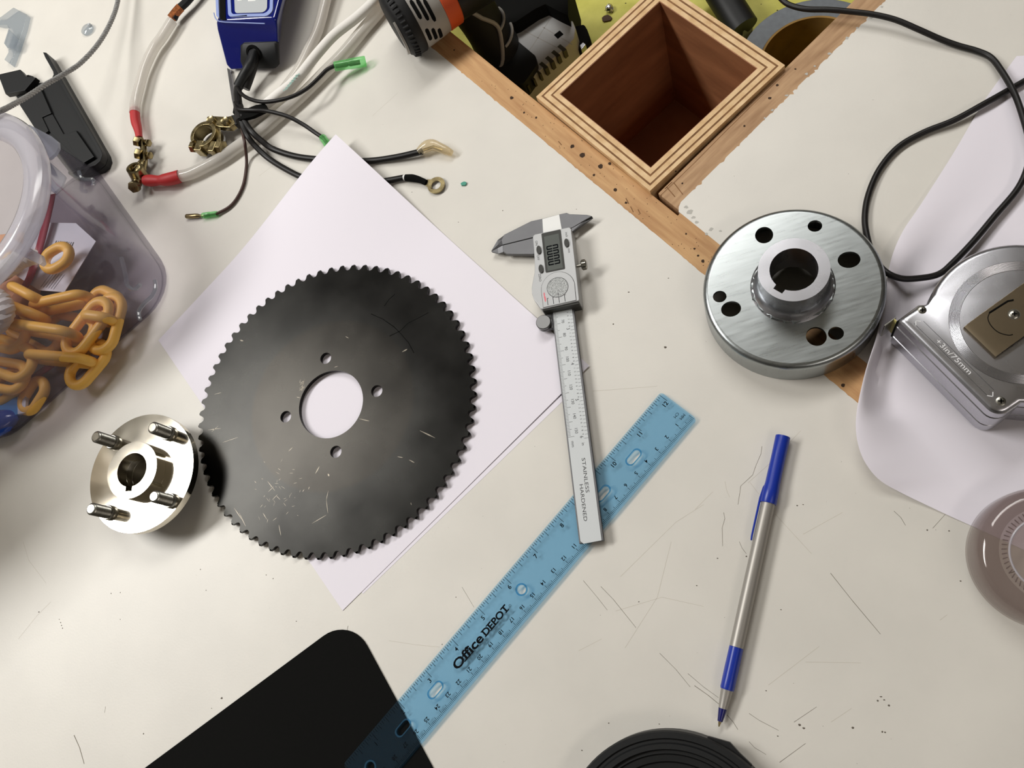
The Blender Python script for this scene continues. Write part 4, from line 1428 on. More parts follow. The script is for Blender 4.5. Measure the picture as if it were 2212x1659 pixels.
body = sm([pt(304, 300, 8), pt(311, 325, 8), pt(311, 345, 9), pt(304, 362, 10), pt(298, 385, 9), pt(294, 402, 8)], 4)
build('strap', MB().tube(body, [2.6, 2.8, 3, 3, 3, 3, 3, 3.2, 3.6, 4.2, 4.8, 5.2, 5.6, 5.8, 5.8, 5.6, 5.4, 5.2, 5, 4.8, 4.4], 10, flatten=.8), MT['brass'], bt, sharp=60)
m = MB(frame(pt(296, 372, 12), 0, (0.2, 0.3, 1)))
m.lathe([(4.2, -6), (7.4, -6), (7.0, 5), (4.6, 5), (4.2, -6)], 28)
build('post_ring', m, MT['brass'], bt)
e = pt(294, 402, 8)
for nm, px, axis, r, h in (('nut', (303, 307, 12), (-.9, .1, .4), 4.4, 5), ('nut', (306, 334, 13), (-.9, .1, .4), 4.8, 5), ('bolt', (313, 309, 8), (.9, -.2, .2), 3.4, 6), ('bolt', (316, 336, 8), (.9, -.2, .2), 3.4, 6),
                           ('bolt', (294, 400, 9), (.1, -.75, .55), 5.2, 5.5)):
    k = hexnut(MB(), pt(*px), axis, r, h)
    build(nm, k, MT['brass'], bt, bevel=.3)
build('plate', MB().loft([[tuple(pt(x, y, z)) for x, y, z in q] for q in (((303, 302, 13), (307, 300, 13), (307, 300, 4), (303, 302, 4)), ((310, 348, 14), (314, 346, 14), (314, 346, 4), (310, 348, 4)))]), MT['brass'], bt, bevel=.3)
build('ear', MB().loft([[tuple(pt(x, y, z)) for x, y, z in q] for q in (((292, 352, 15), (303, 348, 15), (303, 348, 5), (292, 352, 5)), ((276, 362, 14), (280, 374, 14), (280, 374, 8), (276, 362, 8)))]), MT['brass'], bt, bevel=.4)

# second cable: from the same clamp, clear tube, up past the drill
c3 = cable('battery_cable', [(384, 382, 6), (410, 376, 5.4), (440, 362, 5.2), (480, 340, 5.2), (520, 312, 5.2), (560, 286, 5.2), (600, 252, 5.2), (650, 208, 5.2), (700, 158, 5.2), (745, 112, 5.2), (790, 58, 5.2), (822, 20, 5.2), (860, -40, 5.2)], 5.0, MT['jacket'], 'white battery cable from red sleeve at the brass clamp up towards the drill', 'cable')
build('red_sleeve', MB().tube(sm([P(*c) for c in ((314, 390, 8), (325, 390, 8), (340, 390, 8), (352, 389, 8), (370, 386, 8), (388, 381, 7))], 3), [4.6, 4.8, 5, 5, 4.9, 4.6, 4.3, 4.2, 4.4, 4.9, 5.2, 5.4, 5.5, 5.5, 5.5, 5.5], 12), MT['red'], c3)
cable('white_cable', [(716, -40, 8), (704, 0, 8), (694, 40, 7), (684, 72, 6), (665, 112, 5), (646, 150, 4.8), (626, 178, 4.8), (604, 206, 4.8), (580, 228, 4.8), (556, 250, 4.8), (530, 270, 4.8)], 4.5, MT['jacket'], 'white cable coming straight down beside the blue device', 'cable')
c2 = cable('white_cable', [(835, -30, 14.6), (806, 5, 14.6), (770, 38, 14.6), (722, 76, 14.6), (684, 118, 14.6), (640, 172, 14.6), (600, 205, 14.6), (575, 225, 11), (550, 244, 7), (526, 256, 5)], 4.2, MT['rope'], 'white cable with faint green print lying across the other white cables', 'cable')
m = MB()
for i in range(14):
    t = i / 13
    a = P(612 + 28 * t + 3 * (i % 2), 196 - 34 * t, 18.9)
    b = a + Vector((1.6, 1.2, 0))
    q = Vector((.4, -.4, 0))
    m.add([a - q, b - q, b + q, a + q], [(0, 1, 2, 3)])
build('green_print', m, mat('green_print', (130, 165, 155), .6), c2, props={'kind': 'stuff'}, smooth=False)

# second brass clamp, by the blue device
r0 = P(448, 300, 8)
b2 = thing('battery_clamp', 'brass battery post clamp with open ring beside the brown wire', 'battery clamp', (r0.x, r0.y, 0))
rc = P(446, 296, 10)
ring = []
for i in range(25):
    a = radians(-125 + 310 * i / 24)
    ring.append(rc + Vector((10.6 * sin(a) * 1.0, 10.6 * cos(a), 0)))
m = MB()
loops = []
for i, p in enumerate(ring):
    c = (p - rc).normalized()
    loops.append([tuple(p - c * 1.7 + Vector((0, 0, -7))), tuple(p + c * 1.7 + Vector((0, 0, -7))), tuple(p + c * 1.7 + Vector((0, 0, 5))), tuple(p - c * 1.7 + Vector((0, 0, 5)))])
build('ring', MB().loft(loops), MT['brass'], b2, bevel=.4, sharp=40)
sa, sb_ = P(424, 318, 9), P(476, 322, 9)
ax = (sb_ - sa).normalized()
build('clamp_screw', MB().tube([sa, sb_], 2.0, 12), MT['brass'], b2)
build('lug', MB(frame(P(432, 320, 9), 0, ax)).box(-5, 5, -5, 5, -1.5, 6), MT['brass'], b2, bevel=.8)
build('lug', MB(frame(P(463, 322, 9), 0, ax)).box(-5, 5, -5, 5, -2, 4), MT['brass'], b2, bevel=.8)
build('bolt', hexnut(MB(), P(424, 318, 9), -ax, 5.0, 4.5), MT['brass'], b2, bevel=.3)
build('nut', hexnut(MB(), P(473, 318, 9), ax, 6.0, 5), MT['brass'], b2, bevel=.3)
q = [P(x, y, 12) for x, y in ((447, 254), (455, 251), (490, 253), (505, 250), (512, 266), (498, 277), (476, 276), (450, 271))]
build('cable_bar', MB().plate([(p.x, p.y) for p in q], 7, 13), MT['brass'], b2, bevel=1.0)
for x, y in ((458, 262), (489, 264)):
    c = P(x, y, 13)
    build('bolt', MB(frame((c.x, c.y, 13))).lathe([(0, 0), (4.0, 0), (4.0, 2.4), (3.4, 3.0), (2.6, 2.6), (0, 2.6)], 24), MT['brass'], b2)
build('neck', MB().loft([[tuple(P(x, y, z)) for x, y, z in l] for l in (((462, 272, 12), (476, 272, 12), (476, 272, 6), (462, 272, 6)), ((468, 310, 12), (478, 312, 12), (478, 312, 6), (468, 310, 6)))]), MT['brass'], b2, bevel=.5)
q = [P(x, y, 12) for x, y in ((498, 250), (518, 246), (524, 262), (508, 272))]
build('black_end', MB().plate([(p.x, p.y) for p in q], 6, 13), MT['black'], b2, bevel=1.2)

# ------------------------------------------------------------------ blue device with its loom of wires
bl, br = Vector((-449.6, 451.3, 3)), Vector((-396.8, 447.3, 3))
tl, tr = Vector((-443.5, 474.5, 38)), Vector((-381.8, 467.3, 38))
e = (br - bl).normalized()
bk = Vector((-e.y, e.x, 0)) * 150
dv = thing('winch_relay', 'glossy blue electrical box with grey window and a black grommet in its end', 'electrical box', ((bl.x + br.x) / 2, bl.y, 0))


def sect(f, lo, hi):
    """rounded cross-section between bottom edge points and top edge points, pushed back by f"""
    a, b = lo[0].lerp(hi[0], 0), lo[1].lerp(hi[1], 0)
    out = []
    ns = min(1.0, f / .12) * .2
    for s, t in ((.06, 0), (.94 - ns, 0), (1 - ns * .95, .1), (1 - ns * .8, .25), (1, .8), (.985, .92), (.95, .985), (.9, 1), (.1, 1), (.05, .985), (.015, .92), (0, .8), (0, .25), (0, .1)):
        p = lo[0].lerp(lo[1], s).lerp(hi[0].lerp(hi[1], s), t)
        out.append(tuple(p + bk * f))
    return out


build('case', MB().loft([sect(0, (bl, br), (tl, tr)), sect(.012, (bl - e * .4, br + e * .2), (tl - e * .4, tr + e * .2)), sect(.12, (bl, br), (tl, tr)), sect(1, (bl, br), (tl, tr))]), MT['bluecase'], dv, bevel=1.5, seg=3)
tp = lambda pts, z: [(p.x, p.y) for p in [P(x, y, z) for x, y in pts]]
frm = rounded(tp([(489, -70), (593, -80), (590, 36), (494, 38)], 38), 6, 6)
inn = rounded(tp([(496, -60), (586, -70), (583, 30), (501, 32)], 38), 5, 6)
build('window_outline', MB().plate(frm, 37.8, 38.9, [inn]), MT['palline'], dv, bevel=.3)
build('display_window', MB().plate(rounded(tp([(504, -60), (579, -70), (577, 27), (508, 29)], 38), 4, 6), 37.8, 38.4), MT['greywin'], dv, smooth=False)
for q in ([(513, -12), (522, -12), (522, 1), (513, 2)], [(534, -14), (552, -14), (552, 2), (536, 3)]):
    build('window_glyph', MB().plate(tp(q, 38.4), 38.4, 38.5), MT['white'], dv, smooth=False)
build('top_slot', MB().plate(tp([(472, -60), (486, -60), (488, 43), (476, 43)], 38), 37.9, 38.5), MT['matblack'], dv, smooth=False)
build('slot_edge', MB().plate(tp([(465, -60), (471, -60), (475, 40), (469, 36)], 38), 37.9, 39.2), MT['palline'], dv, smooth=False)
build('front_seam', MB().tube(sm([P(462, 28, 39), P(466, 40, 39), P(478, 47, 38.6), P(520, 49, 38.3), P(572, 51, 38.2)], 4), .5, 6), MT['palline'], dv)
nrm = (br - bl).cross(tl - bl).normalized()


def on_face(x, y, lift=0.0):
    d = RC @ Vector(((x - 1106.0) / FPX, -(y - 829.5) / FPX, -1.0))
    c0 = Vector((0, 0, CAMZ))
    t = (bl - c0).dot(nrm) / d.dot(nrm)
    s = nrm if nrm.y < 0 else -nrm
    return c0 + d * t + s * lift


g0 = [(523, 96), (529, 91), (598, 88), (603, 92), (604, 138), (598, 145), (560, 147), (528, 143), (523, 130)]
build('grommet', MB().loft([[tuple(on_face(x, y, 0.0)) for x, y in g0], [tuple(on_face(x, y, 2.6)) for x, y in g0], [tuple(on_face(563 + (x - 563) * .94, 118 + (y - 118) * .94, 3.4)) for x, y in g0]]), MT['black'], dv, sharp=50)
gc = on_face(553, 112, 3.4)
gF = frame(gc, 0, nrm if nrm.y < 0 else -nrm)
build('grommet_ring', MB(gF).lathe([(4.2, -.5), (7.2, -.5), (6.8, 1.2), (4.8, 1.4), (4.2, .2)], 28), MT['matblack'], dv)
sl_ = sm([gc, P(540, 140, 18), P(527, 163, 15), P(514, 188, 13)], 5)
build('sleeve', MB().tube(sl_, 4.3, 14), MT['black'], dv)
sl2 = sm([gc + Vector((1, 0, 0)), P(548, 140, 14), P(540, 165, 11), P(530, 192, 9)], 5)
build('sleeve', MB().tube(sl2, 3.8, 14), MT['cable'], dv)
br_ = [P(x, y, 3) for x, y in ((490, 146), (497, 150), (506, 200), (519, 256), (511, 262), (500, 212))]
build('steel_bracket', MB().plate([(p.x, p.y) for p in br_], .3, 3.0), MT['chrome'], dv, bevel=.3)
tf = [(508, 226, 15), (520, 243, 17), (556, 229, 17), (574, 226, 16), (580, 239, 15), (548, 254, 16), (518, 262, 16), (505, 246, 15)]
tft = [P(*q) for q in tf]
m = MB()
m.loft([[tuple(p - Vector((0, 0, 1.6))) for p in tft], [tuple(p + Vector((0, 0, 1.6))) for p in tft]])
build('tape_flag', m, MT['matblack'], dv, sharp=30)


def wire(name, pts, r, mt=None, k=6):
    return build(name, MB().tube(sm([P(*c) for c in pts], k), r, 16), mt or MT['cable'], dv)


# bundle in the tape
build('wire_bundle', MB().tube(sm([P(514, 190, 13), P(513, 205, 13), P(515, 225, 14), P(517, 245, 14), P(520, 262, 14)], 5), [3.4] * 11 + [4.2] * 10, 10), MT['cable'], dv)
w = wire('wire', [(512, 188, 15), (522, 203, 17), (540, 214, 19), (566, 220, 20.5), (600, 217, 20.5), (635, 207, 20), (665, 190, 18), (690, 167, 15), (706, 151, 13.5), (723, 142, 12.6)], 1.6)


def connector(parent, a, b, r, mt, inner):
    """clear sleeve from a to b with a dark crimped terminal inside"""
    d = (b - a)
    F = frame(a, 0, d)
    L = d.length
    s = build('connector_sleeve', MB(F).lathe([(r * .62, .4), (r * .9, 0), (r, 1.2), (r, L * .45), (r * 1.08, L * .5), (r * 1.08, L - .8), (r, L), (r * .7, L - .3)], 20), mt, parent)
    build('terminal', MB(F).lathe([(0, 1), (r * .42, 1), (r * .45, L * .4), (r * .3, L * .45), (r * .5, L * .5), (r * .5, L * .82), (0, L * .82)], 12), inner, s, sharp=40)


connector(w, P(722, 144, 12.6), P(790, 132, 4.8), 4.0, MT['green'], MT['lead'])
w = wire('wire', [(508, 222, 15), (516, 236, 18), (545, 238, 19), (578, 240, 17), (620, 251, 14), (655, 269, 9), (680, 286, 6), (698, 298, 4.6)], 1.7)
connector(w, P(696, 296, 4.6), P(716, 322, 3.4), 3.2, MT['green'], MT['lead'])
w = wire('wire', [(522, 250, 15), (532, 268, 14), (546, 287, 13), (566, 305, 8.5), (590, 322, 4), (640, 338, 2.6), (700, 345, 2.6), (760, 348, 2.6), (806, 347, 2.6), (860, 339, 4), (912, 327, 5.5)], 2.5)
# clear boot over a spade terminal
bp_ = sm([P(904, 328, 5.6), P(920, 317, 6.5), P(934, 313, 7), P(950, 319, 6), P(966, 326, 5), P(976, 331, 4.2)], 5)
build('clear_boot', MB().tube(bp_, [2.8, 3.2, 3.6, 3.9, 4.2, 4.4, 4.6, 4.6, 4.5, 4.4, 4.3, 4.2, 4.1, 4.0, 3.9, 3.8, 3.7, 3.6, 3.5, 3.4, 3.2, 3.0, 2.9, 2.8, 2.6, 2.2], 14), MT['amber'], w)
build('spade', MB().tube([P(915, 324, 6), P(936, 317, 7), P(956, 324, 5.5)], 1.4, 8, flatten=.5), MT['brass'], w)
w = wire('wire', [(518, 252, 15), (526, 276, 13.5), (536, 296, 12.8), (552, 316, 8), (580, 342, 3), (620, 367, 2.4), (660, 385, 2.4), (720, 396, 2.4), (780, 397, 2.4), (832, 391, 2.6), (872, 384, 3.4)], 2.4)
build('crimp_band', MB().tube([P(870, 384, 3.4), P(876, 384, 3.5)], 2.2, 10), MT['white'], w)
build('crimp_sleeve', MB().tube(sm([P(876, 384, 3.5), P(893, 385, 3.6), P(908, 389, 3.2), P(921, 395, 2.6)], 4), [2.6, 2.7, 2.8, 2.9, 2.9, 2.8, 2.7, 2.6, 2.5, 2.4, 2.4, 2.4, 2.3], 10), MT['matblack'], w)
rt = P(943, 401, 1.5)
ta = P(918, 394, 1.5) - rt
a = atan2(ta.y, ta.x)
F = frame((rt.x, rt.y, 1.4), a)
ol = [(7.0 * cos(x), 7.0 * sin(x)) for x in [radians(28 + (332 - 28) * i / 32) for i in range(33)]] + [(9.5, -2.4), (9.5, 2.4)]
build('ring_terminal', MB(F).plate(ol, 0, 1.2, [circ(0, 0, 3.7, 28)]), MT['brass'], w, bevel=.2)
w = wire('brown_wire', [(516, 240, 14), (520, 262, 14), (525, 290, 12.6), (529, 310, 12), (532, 335, 5), (532, 362, 1.6), (526, 398, 1.6), (512, 428, 1.6), (494, 448, 1.8), (466, 463, 2.4)], 1.25, mat('brown_wire', (62, 36, 28), .45))
connector(w, P(469, 461.5, 2.6), P(438, 466, 2.6), 2.3, MT['green'], MT['lead'])
d = P(402, 467.5, 2.2) - P(442, 465.5, 2.4)
F = frame(P(442, 465.5, 2.4), 0, d)
L = d.length
build('bullet_terminal', MB(F).lathe([(0, 0), (1.0, 0), (1.1, L * .25), (1.8, L * .35), (2.0, L * .5), (2.0, L * .96), (1.6, L), (0.9, L), (.8, L * .8), (0, L * .8)], 16), MT['brass'], w)

# ------------------------------------------------------------------ cordless drill standing in the well
dc0 = Vector((-277.0, 451.0, 29.6))
ax = Vector((.81, .575, -.06)).normalized()
dl = thing('cordless_drill', 'grey and black cordless drill with orange trim, standing in the tool well', 'drill', (-190, 490, SHZ))
# w along the motor axis, u sideways, v up
zu = Vector((0, 0, 1))
su = ax.cross(zu).normalized()
vv = su.cross(ax).normalized()
DM = Matrix(((su.x, vv.x, ax.x, dc0.x), (su.y, vv.y, ax.y, dc0.y), (su.z, vv.z, ax.z, dc0.z), (0, 0, 0, 1)))


def oval_lathe(prof, n=48, ky=1.0):
    m = MB(DM)
    rows = []
    for r, h in prof:
        rows.append([(r * cos(2 * pi * j / n), r * ky * sin(2 * pi * j / n), h) for j in range(n)])
    m.loft(rows)
    return m


build('motor_housing', oval_lathe([(25, 8), (27.2, 10), (27.2, 18), (26.4, 30), (25.6, 36), (24, 38)]), MT['toolgrey'], dl, sharp=30)
build('bumper', oval_lathe([(19, -2.0), (25, -.5), (27.6, 3), (28.2, 7), (28.2, 12), (27.4, 13.5), (26, 14)]), MT['rubber'], dl, sharp=40)
m = MB(DM)
for i in range(44):
    a = 2 * pi * i / 44
    c, s = cos(a), sin(a)
    m.tube([(27.0 * c, 27.0 * s, 1.6), (28.5 * c, 28.5 * s, 6)], 1.0, 6)
build('bumper_rib', m, MT['rubber'], dl, props={'kind': 'stuff'})
m = MB(DM)
for a0, a1 in ((-35, 40),):
    out = []
    for i in range(13):
        a = radians(a0 + (a1 - a0) * i / 12)
        t = 1.1 + 2.6 * sin(pi * i / 12)
        out.append(a)
build('bumper_pad', MB(DM).loft([[((23.5 - 3.6 * sin(pi * i / 12) * s) * cos(radians(-62 + 9.2 * i)), (23.5 - 3.6 * sin(pi * i / 12) * s) * sin(radians(-62 + 9.2 * i)), -1.2 if k else -3.0) for s, i in [(0, i) for i in range(13)] + [(1, i) for i in range(11, 0, -1)]] for k in (1, 0)]), MT['toolgrey'], dl, sharp=30)
tb = [P(x, y, 34) for x, y in ((886, 22), (905, 18), (925, 24), (945, 54), (948, 72), (925, 84), (905, 62))]
for h0, a0, a1 in ((17, 30, 62), (21.5, 22, 58), (26, 14, 52), (17, -14, 12), (21.5, -22, 6), (26, -30, -2), (17, 76, 100), (21.5, 72, 98)):
    vm = MB(DM)
    rows = []
    for j in range(9):
        t = a0 + (a1 - a0) * j / 8
        hh = 1.5 * (1 if 0 < j < 8 else .55)
        c, s_ = cos(radians(t)), sin(radians(t))
        rr = 27.35 if h0 < 20 else 27.1 if h0 < 25 else 26.8
        rows.append([(25.4 * c, 25.4 * s_, h0 - hh), (rr * c, rr * s_, h0 - hh), (rr * c, rr * s_, h0 + hh), (25.4 * c, 25.4 * s_, h0 + hh)])
    vm.loft(rows)
    build('vent', vm, MT['matblack'], dl, smooth=False)
build('orange_band', oval_lathe([(24.6, 36), (25.8, 37), (25.2, 48), (24, 49)]), MT['orange'], dl, sharp=30)
build('gear_housing', oval_lathe([(23, 48), (24, 50), (24, 96), (21, 112), (16, 118)]), MT['black'], dl, sharp=30)
build('chuck', oval_lathe([(15, 117), (18, 120), (18, 150), (14, 158), (8, 160)]), MT['black'], dl, sharp=30)
# grip from the motor down to the battery
gp0 = Vector((-232, 494, 10))
path = sm([gp0, Vector((-229, 494, -14)), Vector((-226, 494, -38)), Vector((-223, 495, -62))], 6)
build('grip', MB().tube(path, [23, 22.5, 22, 21.5, 21, 20.6, 20.4, 20.2, 20, 20, 20, 20, 20.2, 20.4, 20.8, 21, 21.2, 21.5, 22], 24, flatten=.86), MT['rubber'], dl)
ft = [P(x, y, -62) for x, y in ((1000, 40), (1072, 30), (1120, 92), (1158, 124), (1162, 142), (1128, 190), (1086, 170), (1018, 98))]
build('grip_foot', MB().plate(rounded([(p.x, p.y) for p in ft], 6), -78, -60), MT['rubber'], dl, bevel=4, seg=3)
grs = [23, 22.5, 22, 21.5, 21, 20.6, 20.4, 20.2, 20, 20, 20, 20, 20.2, 20.4, 20.8, 21, 21.2, 21.5, 22]


def on_grip(i, a):
    """a point of the grip's skin, turned by angle a from the side that faces up"""
    p = path[i]
    t = (path[min(i + 1, len(path) - 1)] - path[max(i - 1, 0)]).normalized()
    v = Vector((.35, -.6, .9))
    v = (v - t * v.dot(t)).normalized()
    s_ = t.cross(v)
    return p + (v * cos(radians(a)) + s_ * sin(radians(a))) * (grs[i] * .95)


build('grip_trim', MB().tube([on_grip(i, a) for i, a in zip(range(1, 19), (14, 10, 6, 2, -4, -10, -16, -20, -22, -20, -16, -10, -4, 2, 8, 14, 22, 34))], 1.8, 8), MT['toolgrey'], dl)
build('grip_trim', MB().tube([on_grip(10, a) for a in range(-100, -18, 8)], 1.3, 8), MT['toolgrey'], dl)
build('grip_trim', MB().tube([on_grip(14, a) for a in range(-80, 0, 8)], 1.3, 8), MT['toolgrey'], dl)
bs2 = [P(x, y, -52) for x, y in ((1060, -20), (1110, -60), (1226, -60), (1227, 34), (1206, 24), (1178, 9), (1156, 19), (1116, 46), (1080, 60))]
build('base_shell', MB().plate([(p.x, p.y) for p in bs2], -112, -52), MT['matblack'], dl, bevel=2)
bp2 = [P(x, y, -66) for x, y in ((1119, 57), (1129, 45), (1156, 27), (1178, 17), (1206, 31), (1237, 45), (1243, 60), (1240, 82), (1226, 98), (1160, 158), (1118, 200), (1080, 170))]
btm = [(p.x, p.y) for p in bp2]
bat = build('battery', MB().plate(btm, SHZ + .3, -66), MT['toollight'], dl, bevel=1.2)
for i in range(9):
    x, y = 1214 - 13.2 * i, 104 + 12.6 * i
    p, q = P(x, y, -66), P(x + 9, y + 8, -70)
    s = (P(1160, 158, -66) - P(1226, 98, -66)).normalized()
    o = Vector((s.y, -s.x, 0)) if s.y * 1 - s.x * -1 > 99 else Vector((-s.y, s.x, 0))
    w_ = 1.7 if i < 4 else 1.0
    m = MB(frame(p, atan2(s.y, s.x)))
    m.box(-w_, w_, -4.5, 4.2, -9, .12)
    build('vent', m, MT['lead'], bat, smooth=False)
m = MB()
strk = [((1124, 62), (1205, 104)), ((1193, 34), (1150, 100)), ((1150, 100), (1132, 122)), ((1172, 58), (1236, 96))]
for (a, b) in strk:
    a, b = P(*a, -65.95), P(*b, -65.95)
    q = (b - a).normalized().cross(zu) * .35
    m.add([a - q, b - q, b + q, a + q], [(0, 1, 2, 3)])
build('battery_seam', m, MT['toolgrey'], bat, props={'kind': 'stuff'}, smooth=False)
c = P(1207, 75, -66)
build('latch_hole', MB(frame((c.x, c.y, -66), .7)).box(-3.2, 3.2, -3, 3, -1, .15), MT['matblack'], bat, smooth=False)
cpx = [P(x, y, -84) for x, y in ((1241, 56), (1262, 52), (1268, 62), (1276, 84), (1262, 104), (1250, 110), (1240, 90))]
build('belt_hook', MB().plate([(p.x, p.y) for p in cpx], -100, -84), MT['matblack'], dl, bevel=1.5)
cpx = [P(x, y, -83) for x, y in ((1252, 100), (1260, 92), (1266, 97), (1256, 110))]
build('hook_screw', MB().plate([(p.x, p.y) for p in cpx], -90, -82), MT['chrome'], dl, bevel=.6)

# ------------------------------------------------------------------ the rest of the well
tc = P(1757, 128, -76)
tapeR = thing('duct_tape_roll', 'roll of grey tape with cardboard core on the yellow well floor', 'tape roll', (tc.x, tc.y, SHZ))
T = frame((tc.x, tc.y, 0))
build('tape', MB(T).lathe([(41.5, SHZ + .3), (58, SHZ + .3), (58, -76), (41.5, -76), (41.5, SHZ + .3)], 96), MT['ducttape'], tapeR, bevel=.4)
build('core', MB(T).lathe([(39.6, SHZ + .2), (41.4, SHZ + .2), (41.4, -75.6), (39.6, -75.6), (39.6, SHZ + .2)], 96), MT['cardboard'], tapeR)
a, b = P(1528, -60, -92), P(1606, 62, -108)
pry = thing('dark_bar', 'dark grey round bar lying between plywood box and tape roll', 'bar', (a.x, a.y, SHZ))
build('shaft', MB().tube(sm([a, a.lerp(b, .5), b], 6), [13.5] * 13, 20), MT['black'], pry, sharp=60)
q = [P(x, y, -112) for x, y in ((1582, 8), (1626, 42), (1606, 68), (1590, 50))]
build('end_plate', MB().plate([(p.x, p.y) for p in q], SHZ + .3, -112), mat('grey_plate', (128, 128, 132), .4, .4), pry, bevel=.5)
c = P(1317, 18, SHZ + 3)
m = MB(frame((c.x, c.y, SHZ + 3.2)))
m.ball((0, 0, 0), 3.4, 7)
m.v = [p + Vector((rnd.uniform(-1, 1), rnd.uniform(-1.4, 1.4), rnd.uniform(-.7, .7))) for p in m.v]
tag(build('foil_scrap', m, MT['foil'], loc=(c.x, c.y, SHZ), smooth=False), 'crumpled shiny foil scrap on the yellow well floor', 'scrap')
c = P(1311, 42, SHZ)
fp = [(c.x + 5.2 * rnd.uniform(.8, 1.1) * cos(2 * pi * i / 9), c.y + 4 * rnd.uniform(.7, 1.1) * sin(2 * pi * i / 9)) for i in range(9)]
tag(build('bark_flake', MB().plate(fp, SHZ + .2, SHZ + 1.6), MT['bark'], loc=(c.x, c.y, SHZ), bevel=.3), 'flat dark brown flake on the yellow well floor', 'flake')
m = MB()
for i in range(170):
    d, n = rnd.uniform(-200, 230), rnd.uniform(5, 340)
    c = bn(d, n)
    r = rnd.uniform(.3, 1.1)
    m.add([(c.x + r * cos(a), c.y + r * sin(a) * .7, SHZ + .02) for a in (0, 1.3, 2.5, 3.8, 5.1)] + [(c.x, c.y, SHZ + r * .5)], [(i2, (i2 + 1) % 5, 5) for i2 in range(5)] + [(4, 3, 2, 1, 0)])
tag(build('sawdust', m, MT['lead'], smooth=False), 'dark crumbs and sawdust scattered on the yellow well floor', 'sawdust', kind='stuff')

# ------------------------------------------------------------------ clear tub of yellow chain, at the left edge
tubc = Vector((-448.7, 244.2, 0))
d1, d2 = Vector((-.722, -.692, 0)), Vector((-.702, .712, 0))
bc = [tubc, tubc + d2 * 185, tubc + d2 * 185 + d1 * 205, tubc + d1 * 205]
tub = thing('clear_tub', 'clear plastic tub with a milky round mouth, full of yellow chain', 'tub', tubc)
base = rounded([(p.x, p.y) for p in bc], [34, 30, 30, 30], 8)
MC, MR = Vector((-571, 260, 0)), 82.0
NB = 96


def resample(poly, n):
    L = [0]
    for i in range(len(poly)):
        a, b = poly[i], poly[(i + 1) % len(poly)]
        L.append(L[-1] + hypot(b[0] - a[0], b[1] - a[1]))
    out = []
    for k in range(n):
        t = L[-1] * k / n
        i = max(j for j in range(len(L)) if L[j] <= t + 1e-9)
        i = min(i, len(poly) - 1)
        a, b = poly[i], poly[(i + 1) % len(poly)]
        s = (t - L[i]) / max(1e-9, L[i + 1] - L[i])
        out.append((a[0] + (b[0] - a[0]) * s, a[1] + (b[1] - a[1]) * s))
    return out


bs = resample(base, NB)
bcx, bcy = sum(p[0] for p in bs) / NB, sum(p[1] for p in bs) / NB
rows = []
for z, f, g in ((.4, .94, 0), (1.6, .985, 0), (5, 1, 0), (60, .97, 0), (82, .95, .12), (95, .93, .45), (102, .92, .85), (106, .92, 1)):
    row = []
    for (x, y) in bs:
        px, py = bcx + (x - bcx) * f, bcy + (y - bcy) * f
        a = atan2(y - bcy, x - bcx)
        qx, qy = MC.x + (MR - 5) * cos(a), MC.y + (MR - 5) * sin(a)
        row.append((px + (qx - px) * g, py + (qy - py) * g, z))
    rows.append(row)
build('tub_wall', MB().grid(rows, closed=True), MT['tub'], tub, sharp=60)
build('bottom', MB().flat([(bcx + (x - bcx) * .95, bcy + (y - bcy) * .95) for x, y in bs], .5), MT['tub'], tub)
T = frame(MC)
build('mouth_lip', MB(T).lathe([(77, 104), (82, 105), (84.6, 108), (85.4, 112), (84.4, 116), (81, 118.6), (75, 119), (69, 117), (66, 113), (65, 108), (66.2, 107), (69.6, 113), (75, 115.6), (80, 115), (81.6, 112), (80.4, 108), (77, 104)], 96), MT['tublip'], tub)
tb1 = [P(x, y, 96) for x, y in ((52, 264), (115, 297), (128, 308), (129, 322), (122, 334), (108, 346), (85, 330))]
build('side_tab', MB().plate(rounded([(p.x, p.y) for p in tb1], 2), 95, 97.5), MT['cleartab'], tub, bevel=.4)
tb2 = [P(x, y, 60) for x, y in ((80, 328), (107, 350), (143, 382), (135, 404), (118, 417), (88, 400))]
build('side_tab', MB().plate(rounded([(p.x, p.y) for p in tb2], 2), 59, 61), MT['cleartab'], tub, bevel=.3)
hk_ = [P(x, y, 100) for x, y in ((22, 512), (90, 551), (95, 567), (88, 573), (10, 533))]
build('hook_tab', MB().plate([(p.x, p.y) for p in hk_], 97, 101), MT['tublip'], tub, bevel=.8)
for pts in ([(262, 556, 45), (268, 580, 42), (272, 600, 40), (276, 617, 38), (290, 625, 38), (303, 615, 40)], [(334, 606, 30), (336, 622, 30), (328, 640, 30), (312, 655, 28), (300, 672, 28), (302, 690, 28)], [(170, 370, 50), (178, 386, 48), (200, 388, 46), (202, 400, 44)]):
    build('moulded_ridge', MB().tube(sm([P(*q) for q in pts], 5), 1.6, 8), MT['clearbit'], tub)
# bagged card under the tub wall near the corner: folded flap of the tub
for q, z in ((((221, 400), (244, 463), (300, 505), (214, 520), (160, 440)), 3),):
    pass

# the chain: every link built, coloured yellow plastic
chain = thing('plastic_chain', 'yellow plastic chain heaped inside the clear tub', 'chain', P(150, 720, 2))


